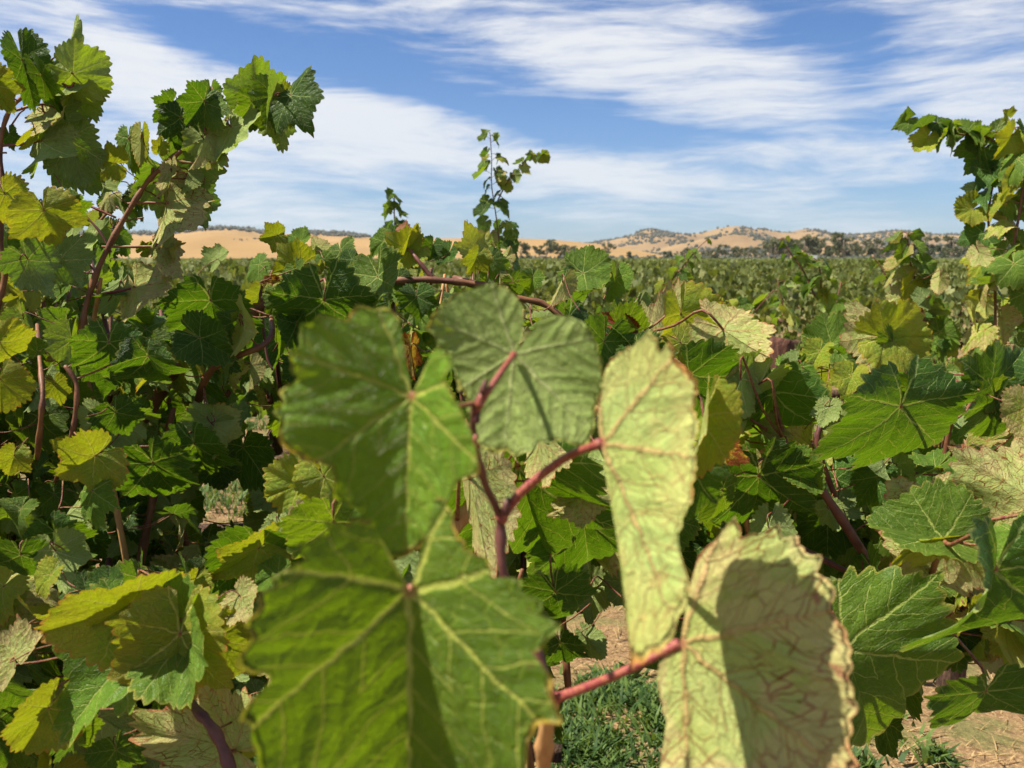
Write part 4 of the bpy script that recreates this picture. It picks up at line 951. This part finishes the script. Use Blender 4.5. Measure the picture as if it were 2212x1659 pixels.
for hi, (D, W, prof, amp, hm, sd) in enumerate(RIDGES):
    pxs = [p[0] for p in prof]; pys = [p[1] for p in prof]
    na = 260; nd = 44
    V = []
    u = [pxs[0] + (pxs[-1] - pxs[0]) * i / (na - 1) for i in range(na)]
    sm = np.interp(u, pxs, pys); sm[1:-1] = np.convolve(sm, [.25, .5, .25], 'valid')
    for j in range(nd):
        f = j / (nd - 1) * 1.5
        dist = D - W + W * f
        env = (3 * min(f, 1) ** 2 - 2 * min(f, 1) ** 3) if f <= 1 else 1 - (f - 1) ** 2 * 2.4
        for i in range(na):
            hgt = D * (YH - sm[i]) / FPX + 1.5
            x = (u[i] - 1106) / FPX * D; X = x + (dist - D) * (u[i] - 1106) / FPX * .5
            gul = noise.fractal(Vector((X * .0042, dist * .0030, sd)), .8, 2.1, 5) * amp
            ridg = -abs(noise.noise(Vector((X * .006 + .3 * noise.noise(Vector((X * .004, dist * .004, 0))), dist * .0022, sd + 3)))) * amp * 2.6
            e2 = env * (1 - .85 * math.exp(-((f - 1) / .22) ** 2))
            z = max(hgt, -2) * env + (gul + ridg + amp * .3) * max(e2, 0) * min(1, max(hgt, 0) / 30)
            V.append((X, dist, z - 2))
    F = np.array([(j * na + i, j * na + i + 1, (j + 1) * na + i + 1, (j + 1) * na + i) for j in range(nd - 1) for i in range(na - 1)])
    obj('hills', mesh('hills', V, F, [hm]), kind='structure')
    hill_pts.append((V, na, nd, D))

# scrub and trees scattered on the hills: a far wood, one mass per ridge
scrub = plant_mat('hill_scrub', (.060, .064, .042), (.03, .04, .015), .1)
ico_v = []
for zz, rr_, k in ((-.6, .8, 5), (.25, 1.0, 6), (.85, .5, 4)):
    for i in range(k): ico_v.append((math.cos(6.283 * i / k + zz) * rr_, math.sin(6.283 * i / k + zz) * rr_, zz))
ico_v.append((0, 0, 1.15))
def blob_faces():
    F = []
    a = list(range(0, 5)); b = list(range(5, 11)); c = list(range(11, 15)); top = 15
    def bridge(p, q):
        i = j = 0; out = []
        while i < len(p) or j < len(q):
            if j >= len(q) or (i < len(p) and (i + 1) / len(p) <= (j + 1) / len(q)):
                out.append((p[i % len(p)], p[(i + 1) % len(p)], q[j % len(q)])); i += 1
            else:
                out.append((p[i % len(p)], q[(j + 1) % len(q)], q[j % len(q)])); j += 1
        return out
    F += bridge(a, b) + bridge(b, c) + [(c[i], c[(i + 1) % 4], top) for i in range(4)]
    return F
BF = blob_faces()
rr = random.Random(5)
def blobs(name, places, parent=None, mat=scrub, **tags):
    V = []; F = []
    for (p, s) in places:
        o = len(V); sx = s * rr.uniform(.7, 1.4); sz = s * rr.uniform(.7, 1.1)
        for v in ico_v: V.append((p[0] + v[0] * sx * rr.uniform(.7, 1.25), p[1] + v[1] * sx * rr.uniform(.7, 1.25), p[2] + (v[2] + .4) * sz * rr.uniform(.8, 1.2)))
        F += [tuple(i + o for i in f) for f in BF]
    return obj(name, mesh(name, V, F, [mat], smooth=False), parent, **tags)
for hi, (V, na, nd, D) in enumerate(hill_pts):
    places = []
    for _ in range(120000):
        if len(places) > (50, 1500, 6200, 3400)[hi]: break
        i = rr.randrange(na - 1); j = rr.randrange(4, int(nd * .68)); v = V[j * na + i]
        f = j / (nd - 1) * 1.5
        n = noise.noise(Vector((v[0] * .006, v[1] * .004, 20 + hi))) + .5 * noise.noise(Vector((v[0] * .02, v[1] * .01, 7)))
        pxx = 1106 + v[0] / D * FPX
        if hi == 0: ok = (n > .6 and rr.random() < .25) or (abs(pxx - 595) < 18 and abs(f - .75) < .06 and rr.random() < .2)
        elif hi == 1: ok = (.80 < f < .95 and (pxx < 620)) or (pxx > 660 and pxx < 800 and f > .75)
        elif hi == 2: ok = (n > .05) or (1370 < pxx < 1460 and f > .86) or (1250 < pxx < 1330 and f > .8) or (1600 < pxx < 1680 and f > .8) or (pxx > 1780 and f > .85 and n > -.25) or rr.random() < .03
        else: ok = (n > .08) or (f < .25 and n > -.2) or rr.random() < .03
        if ok:
            fx, fy = rr.random(), rr.random(); v2 = V[(j + 1) * na + i + 1]
            places.append(((v[0] + (v2[0] - v[0]) * fx, v[1] + (v2[1] - v[1]) * fy, v[2] * (1 - (fx + fy) / 2) + v2[2] * (fx + fy) / 2), rr.uniform(1.6, 4.0) * (1.6 if hi == 1 else 1.25 if hi > 1 else .7)))
    lab = ('few dark bushes dotted on the smooth golden hill', 'belt of dark trees along the ridge behind the golden hill',
           'dark scrub and trees covering the far rugged hills', 'scattered grey green scrub on the nearer rugged slopes')[hi]
    blobs('hill_woodland', places, kind='stuff', label=lab, category='woodland')

# ------------------------------------------------------------------ gum trees at the foot of the hills
gum_leaf = [plant_mat('gum_foliage', (.065, .085, .035), (.08, .10, .02), .2), plant_mat('gum_foliage_olive', (.10, .105, .045), (.1, .1, .03), .2)]
gum_bark = simple_mat('gum_bark', (.20, .15, .11), (.35, .28, .22), 2, .9, .3)
def gum_proto(seed, h, kind):
    r_ = random.Random(seed); nr = np.random.RandomState(seed)
    br = []; cl = []
    V, F = tube(catmull([Vector((0, 0, -.2)), Vector((.2, 0, h * .25)), Vector((r_.uniform(-.4, .4), 0, h * .5)), Vector((0, 0, h * .75))], 3), h * .03, h * .012, 6)
    br.append((V, F))
    for i in range(11):
        a = r_.uniform(0, 6.28); q = r_.uniform(.2, .42) * h * (1 if kind else .7); zz = h * r_.uniform(.42 if kind else .3, .92)
        c = Vector((math.cos(a) * q, math.sin(a) * q, zz)); cl.append((c, h * r_.uniform(.10, .19)))
        br.append(tube([Vector((0, 0, h * r_.uniform(.25, .5))), c * .55 + Vector((0, 0, h * .15)), c], h * .012, h * .004, 5))
    V = []; F = []
    for c, s in cl:
        for _ in range(75):
            d = nr.normal(size=3); d /= np.linalg.norm(d); d *= s * nr.uniform(.45, 1.15); d[2] *= .6
            p = np.array(c) + d; o = len(V); q = s * nr.uniform(.10, .24)
            a1 = nr.normal(size=3) * q; a2 = nr.normal(size=3) * q
            V += [tuple(p - a1), tuple(p + a2), tuple(p + a1), tuple(p - a2)]; F.append((o, o + 1, o + 2, o + 3))
    bv, bf_ = join(br)
    return mesh('trunk', bv, bf_, [gum_bark]), mesh('crown', V, F, [gum_leaf[kind % 2]], smooth=False)
gums = [gum_proto(11, 10, 1), gum_proto(12, 11, 1), gum_proto(13, 8, 0), gum_proto(14, 9, 1), gum_proto(15, 6, 0)]
def gum(px, d, s, k, label, group='gum trees along the foot of the hills'):
    x = (px - 1106) / FPX * d
    t = thing('gum_tree', Vector((x, d, 0)), label, 'tree', group)
    t.rotation_euler = (0, 0, rr.uniform(0, 6.28)); t.scale = (s, s, s * rr.uniform(.85, 1.1))
    obj('trunk', gums[k][0], t); obj('crown', gums[k][1], t)
for px, s, k in ((1125, .75, 0), (1165, .7, 3), (1180, .8, 1), (1210, .7, 0), (1225, .75, 3), (1240, .6, 2), (1140, .5, 4), (1260, .45, 4)):
    gum(px, 560 + rr.uniform(-15, 15), s * 1.5, k, 'dark gum tree in the open clump below the smooth golden hill', 'gum trees below the smooth golden hill')
gum(1312, 560, 1.05, 3, 'lone gum tree at the right end of the smooth golden slope')
gum(1356, 575, .8, 2, 'low dark gum tree at the meeting of smooth and rugged hills')
gum(1400, 575, .55, 4, 'small dark gum tree left of the long tree belt')
gum(1815, 530, 1.45, 1, 'tallest broad gum tree standing in the middle of the tree belt')
gum(1668, 540, 1.3, 0, 'tall gum tree with open crown at left of the tree belt')
gum(1700, 540, 1.3, 3, 'twin gum tree beside the tall open one in the belt')
for i in range(110):
    px = 1430 + (2330 - 1430) * (i + rr.random()) / 95
    gum(px, rr.uniform(540, 680), rr.uniform(.75, 1.25) * (1.15 if px > 1650 else .75), rr.randrange(5), 'olive gum tree in the dense belt below the rugged hills', 'gum trees in the dense belt')
for i in range(12):
    gum(-100 + rr.random() * 1000, rr.uniform(800, 950), rr.uniform(.18, .4), 4, 'tiny dark tree on the field edge below the golden hill', 'bushes on the field edge below the golden hill')
# low hedge mass under the trees
pl = [(((px - 1106) / FPX * 600 + rr.uniform(-3, 3), 600 + rr.uniform(-30, 40), 0), rr.uniform(1.4, 2.6)) for px in np.linspace(1060, 2400, 420)]
pl += [(((px - 1106) / FPX * 900, 900 + rr.uniform(-10, 10), 0), rr.uniform(1, 2.0)) for px in np.linspace(-300, 1100, 260)]
blobs('scrub_belt', pl, kind='stuff', label='low dark scrub belt where the vineyard meets the hills', category='scrub')

# small white sign out in the field
sg = thing('field_sign', P(1757, 562, 150) * 1.0, 'small white board standing in the vineyard before the tree belt', 'sign')
sg.location.z = 0
wm = simple_mat('white_board', (.8, .8, .8), (.75, .75, .74), 5, .6, .05)
def box(x0, x1, y0, y1, z0, z1):
    return ([(x0, y0, z0), (x1, y0, z0), (x1, y1, z0), (x0, y1, z0), (x0, y0, z1), (x1, y0, z1), (x1, y1, z1), (x0, y1, z1)],
            [(0, 3, 2, 1), (4, 5, 6, 7), (0, 1, 5, 4), (1, 2, 6, 5), (2, 3, 7, 6), (3, 0, 4, 7)])
v, f = box(-.55, .55, -.02, .02, 1.15, 2.0); obj('board', mesh('board', v, f, [wm], smooth=False), sg)
for x in (-.4, .4):
    v, f = box(x - .04, x + .04, .021, .09, 0, 2.0); obj('post', mesh('post', v, f, [gum_bark], smooth=False), sg)

# ------------------------------------------------------------------ second and third rows: vines with their own leaves
def row_vine(x, y, h, seed, label, group, n_shoot=9, leaves=170, L=.055, wide=.85, group_on=True):
    v = thing('grapevine', Vector((x, y, 0)), label, 'grapevine', group)
    trunk_of(v, Vector((x, y, 0)), h * .62, seed)
    r_ = random.Random(seed)
    per = 7
    for i in range(n_shoot):
        sx = x + (i + .5) / n_shoot * 2 * wide - wide + r_.uniform(-.06, .06); a = r_.uniform(-.35, .35); b = r_.uniform(-.5, .5)
        hh = h * r_.uniform(.88, 1.04)
        shoot(v, [Vector((sx, y, h * .66)), Vector((sx + a * .2, y + b * .3, h * .85)), Vector((sx + a * .6, y + b * .6, hh))], per, L, seed * 31 + i, MIXR, .003, 2, .08)
    left = leaves - n_shoot * per
    for i in range(max(left, 0)):
        p = Vector((x + r_.uniform(-wide, wide), y + r_.gauss(0, .22), h * (.55 + .42 * r_.random() ** .8)))
        rand_leaf(v, p, L, r_, MIXR, 2, False)
    return v


# the two outstanding shoots of the second row
tv = thing('grapevine', Vector((1.55, 3.1, 0)), 'grapevine at far right with a tall leafy column bending left against the sky', 'grapevine')
trunk_of(tv, Vector((1.55, 3.1, 0)), .85, 8)
shoot(tv, [P(2150, 760, 2.6), P(2150, 640, 2.6), P(2148, 560, 2.6), P(2135, 480, 2.6), P(2145, 400, 2.6), P(2165, 350, 2.6), P(2140, 300, 2.6), P(2080, 290, 2.6), P(2020, 285, 2.6), P(1985, 262, 2.6)], 32, .064, 71, ['g', 'd', 'g', 'y', 'n', 'd'], .0028, 1, .06, tip_small=.8)
shoot(tv, [P(2190, 640, 2.5), P(2190, 540, 2.5), P(2205, 440, 2.5), P(2215, 350, 2.5), P(2190, 270, 2.5)], 15, .062, 72, ['g', 'd', 'g', 'y', 'n'], .0035, 1, .06, tip_small=.9)
hand(tv, [(2178, 250, 2165, 238, 'U', 'y', 2.5, 'g', 1.6, 1), (2115, 545, 2125, 590, 'L', 'n', 2.5, 'l', .8, 1), (2190, 570, 2200, 620, 'U', 'g', 2.4, 'l', 1.3, 0), (2105, 405, 2080, 430, 'L', 'g', 2.6, 's', 1.0, 5), (2030, 600, 2020, 640, 'L', 'n', 2.6, 'l', .7, 2)])
shoot(tv, [P(2000, 720, 2.7), P(1985, 640, 2.7), P(1965, 560, 2.7), P(1960, 500, 2.7)], 20, .055, 73, ['g', 'd', 'g', 'y', 'n'], .003, 1, .05)
def top_t(px): return np.interp(px, [1930, 2000, 2060, 2110, 2160, 2300], [660, 620, 680, 640, 560, 520])
fill(tv, 1900, 2330, top_t, 1000, 2.6, 3.2, 130, .055, MIXR, 74, 1, True)

cvn = thing('grapevine', Vector((-.05, 4.6, 0)), 'grapevine behind centre with a slim forked shoot standing tallest above the hills', 'grapevine')
trunk_of(cvn, Vector((-.05, 4.6, 0)), .85, 9)
shoot(cvn, [P(1085, 640, 3.6), P(1082, 560, 3.6), P(1072, 470, 3.6), P(1062, 400, 3.6), P(1062, 340, 3.6), P(1058, 285, 3.6)], 34, .046, 81, ['g', 'd', 'd', 'g', 'y', 'n'], .0022, 1, .055, tip_small=.5)
shoot(cvn, [P(1072, 440, 3.6), P(1095, 395, 3.6), P(1120, 365, 3.6), P(1150, 338, 3.6), P(1180, 335, 3.6)], 12, .032, 82, ['g', 'd', 'y', 'g'], .002, 1, .02, tip_small=.8)
shoot(cvn, [P(1095, 640, 3.7), P(1095, 540, 3.7), P(1090, 480, 3.7)], 14, .045, 83, ['g', 'd', 'd'], .003, 1, .05)
cv2 = thing('grapevine', Vector((-.6, 4.2, 0)), 'grapevine left of centre with a short shoot tip poking above the hill line', 'grapevine')
trunk_of(cv2, Vector((-.6, 4.2, 0)), .85, 10)
shoot(cv2, [P(862, 620, 3.4), P(858, 540, 3.4), P(852, 470, 3.4), P(852, 418, 3.4)], 22, .044, 84, ['g', 'd', 'd'], .003, 1, .035, tip_small=.6)
for v, sd in ((cvn, 85), (cv2, 86)):
    r_ = random.Random(sd)
    for i in range(110): rand_leaf(v, v.location + Vector((r_.uniform(-.7, .7), r_.gauss(0, .2), r_.uniform(.75, 1.22))), .055, r_, MIXR, 2, False)

# second-row shoots standing clear of the field
s2 = row_vine(1.15, 4.1, 1.37, 91, 'grapevine in the second row with a bare leaning cane and brown post right of centre', None, 10, 230)
shoot(s2, [P(1760, 640, 3.6), P(1738, 590, 3.6), P(1710, 550, 3.6), P(1685, 515, 3.6)], 11, .036, 92, ['y', 'g', 'd'], .0028, 1, .04)
shoot(s2, [P(1775, 640, 3.6), P(1772, 590, 3.6), P(1765, 560, 3.6)], 8, .04, 93, ['g', 'd'], .0028, 1, .05)
s3 = row_vine(2.55, 4.3, 1.38, 94, 'grapevine in the second row at right, partly hidden by the tall column', None, 8, 180)
shoot(s3, [P(1935, 640, 3.9), P(1905, 580, 3.9), P(1885, 555, 3.9)], 6, .04, 95, ['g', 'g', 'd'], .0028, 1, .04)
s4 = row_vine(.35, 4.4, 1.33, 96, 'grapevine in the second row just right of the tall forked shoot', None, 8, 180)
shoot(s4, [P(1395, 690, 3.3), P(1440, 620, 3.3), P(1480, 570, 3.3), P(1500, 545, 3.3)], 10, .038, 97, ['g', 'd', 'y'], .0028, 1, .045)
shoot(s4, [P(1450, 620, 3.4), P(1500, 545, 3.4), P(1532, 515, 3.4)], 3, .03, 98, ['g', 'd'], .002, 1, .03)
row_vine(-2.3, 4.2, 1.22, 99, 'grapevine in the second row at far left behind the tall canes', None, 8, 150)
row_vine(3.9, 4.2, 1.32, 101, 'grapevine at the right edge in the second row', None, 6, 120)
# weathered post of the second row
post = thing('vineyard_post', P(1685, 720, 3.4), 'weathered brown wooden post among the second-row leaves right of centre', 'post')
post.location.z = 0
V, F = tube([Vector((0, 0, -.1)), Vector((0, 0, .5)), Vector((.02, 0, 1.0)), Vector((0, 0, 1.19)), Vector((.005, 0, 1.215))], .05, .042, 11, (), .5, 5)
obj('post_body', mesh('post_body', V, F, [simple_mat('weathered_wood', (.05, .018, .012), (.14, .06, .038), 18, .85, .8, stretch=(5, 5, .5), bumpdist=.01)]), post)

hang_leaves()
# third row on: three vine kinds copied along the rows
def far_proto(seed, n, L):
    r_ = np.random.RandomState(seed); r2 = random.Random(seed)
    V = []; F = []; MI = []; UV = []
    for i in range(n):
        x = r_.uniform(-.95, .95); hh = .55 + .72 * r_.rand() ** .7
        if i % 5 == 0: hh = r_.uniform(1.15, 1.36) + .06 * math.sin(x * 9 + seed)
        c = Vector((x, r_.normal() * .24, hh))
        nn = Vector((r_.normal(), r_.normal(), abs(r_.normal()) + .4)).normalized(); dn = Vector((r_.normal() * .5, r_.normal() * .5, -1))
        M4 = leaf_matrix(c, dn, nn, L * r_.uniform(.6, 1.15))
        o = len(V)
        for (u, v, q) in ((0, 0, 0), (.35, -.4, .05), (.75, -.1, .12), (.62, .5, .06), (.28, .62, 0), (0, 1, -.18), (-.3, .6, 0), (-.62, .5, .06), (-.75, -.1, .12), (-.35, -.4, .05)):
            V.append(M4 @ Vector((u, v, q))); UV.append((u, v))
        for a in range(1, 9): F.append((o, o + a, o + a + 1))
        MI += [r_.choice(3, p=[.5, .38, .12])] * 8
    me = mesh('foliage', V, F, [M['fg'], M['fd'], M['fy']], mi=MI, smooth=False)
    return me


fol = [far_proto(201 + i, 800, .052) for i in range(3)]
fol2 = [far_proto(211 + i, 520, .062) for i in range(3)]
V, F = tube(catmull([Vector((0, 0, -.05)), Vector((.03, .02, .3)), Vector((-.02, 0, .6)), Vector((0, 0, .85))], 3), .04, .03, 7, [.5], .3)
V2, F2 = tube([Vector((-.8, 0, .87)), Vector((0, 0, .85)), Vector((.8, 0, .88))], .02, .02, 6, [.3, .7], .3)
ftr = mesh('trunk', V, F, [M['bark']]); fco = mesh('cordon', V2, F2, [M['bark']])
ri = random.Random(77); cnt = 0
for row in range(14):
    y = 7.0 + row * 3.0
    half = (y + 1) * .56
    nx = int(2 * half / 1.85) + 2
    for i in range(nx):
        if cnt >= 290: break
        x = -half + i * 1.85 + ri.uniform(-.15, .15) + (row % 3) * .5
        if row == 0 and -2.6 < x < -1.0: continue
        if row < 3: lab, grp = 'leafy grapevine in the rows just behind the second row', 'grapevines in the middle rows'
        else: lab, grp = 'low green grapevine in the rows running back to the hills', 'grapevines in the far rows'
        v = thing('grapevine', Vector((x, y, 0)), lab, 'grapevine', grp)
        s = ri.uniform(.92, 1.06); v.scale = (1, 1, s); v.rotation_euler = (0, 0, ri.choice((0, math.pi)) + ri.uniform(-.06, .06))
        obj('foliage', (fol if row < 3 else fol2)[ri.randrange(3)], v, kind='stuff'); obj('trunk', ftr, v); obj('cordon', fco, v)
        cnt += 1
# beyond: the rest of the vineyard as one mass of leaf clumps in rows
r_ = np.random.RandomState(9)
V = []; F = []; MI = []
y = 7.0 + 14 * 3.0
while y < 340:
    half = y * .58; s = .055 + y * .0008
    n = int(2 * half / (s * 1.5) * 3.4)
    n = min(n, 5200)
    gap = noise
    for i in range(n):
        x = r_.uniform(-half, half); hh = r_.uniform(.7, 1.32) + .10 * noise.noise(Vector((x * .6, y, 1)))
        c = Vector((x, y + r_.normal() * .3, hh)); nn = Vector((r_.normal(), r_.normal(), abs(r_.normal()) + .5)).normalized()
        a = nn.orthogonal().normalized() * s * r_.uniform(.6, 1.3); b = nn.cross(a); o = len(V)
        V += [c - a, c - b * .8, c + a * .9, c + b]; F.append((o, o + 1, o + 2, o + 3)); MI.append(r_.choice(3, p=[.5, .4, .1]))
    y += 3.0 if y < 150 else 6.0
obj('vineyard_rows', mesh('vineyard_rows', V, F, [M['fg'], M['fd'], M['fy']], mi=MI, smooth=False), kind='stuff', label='distant vineyard rows fading into one green field before the hills', category='vineyard')

# ------------------------------------------------------------------ light summer haze
hz = bpy.data.materials.new('air'); hz.use_nodes = True; hz.node_tree.nodes.clear(); t = NT(hz.node_tree)
pv = t.new('ShaderNodeVolumePrincipled'); pv.inputs['Color'].default_value = (.80, .88, 1, 1); pv.inputs['Density'].default_value = .00005; pv.inputs['Anisotropy'].default_value = 0.2
t.l.new(pv.outputs[0], t.new('ShaderNodeOutputMaterial').inputs['Volume'])
v, f = box(-6500, 6500, -2500, 7000, -12, 260)
obj('haze', mesh('haze', v, f, [hz], smooth=False), kind='stuff')
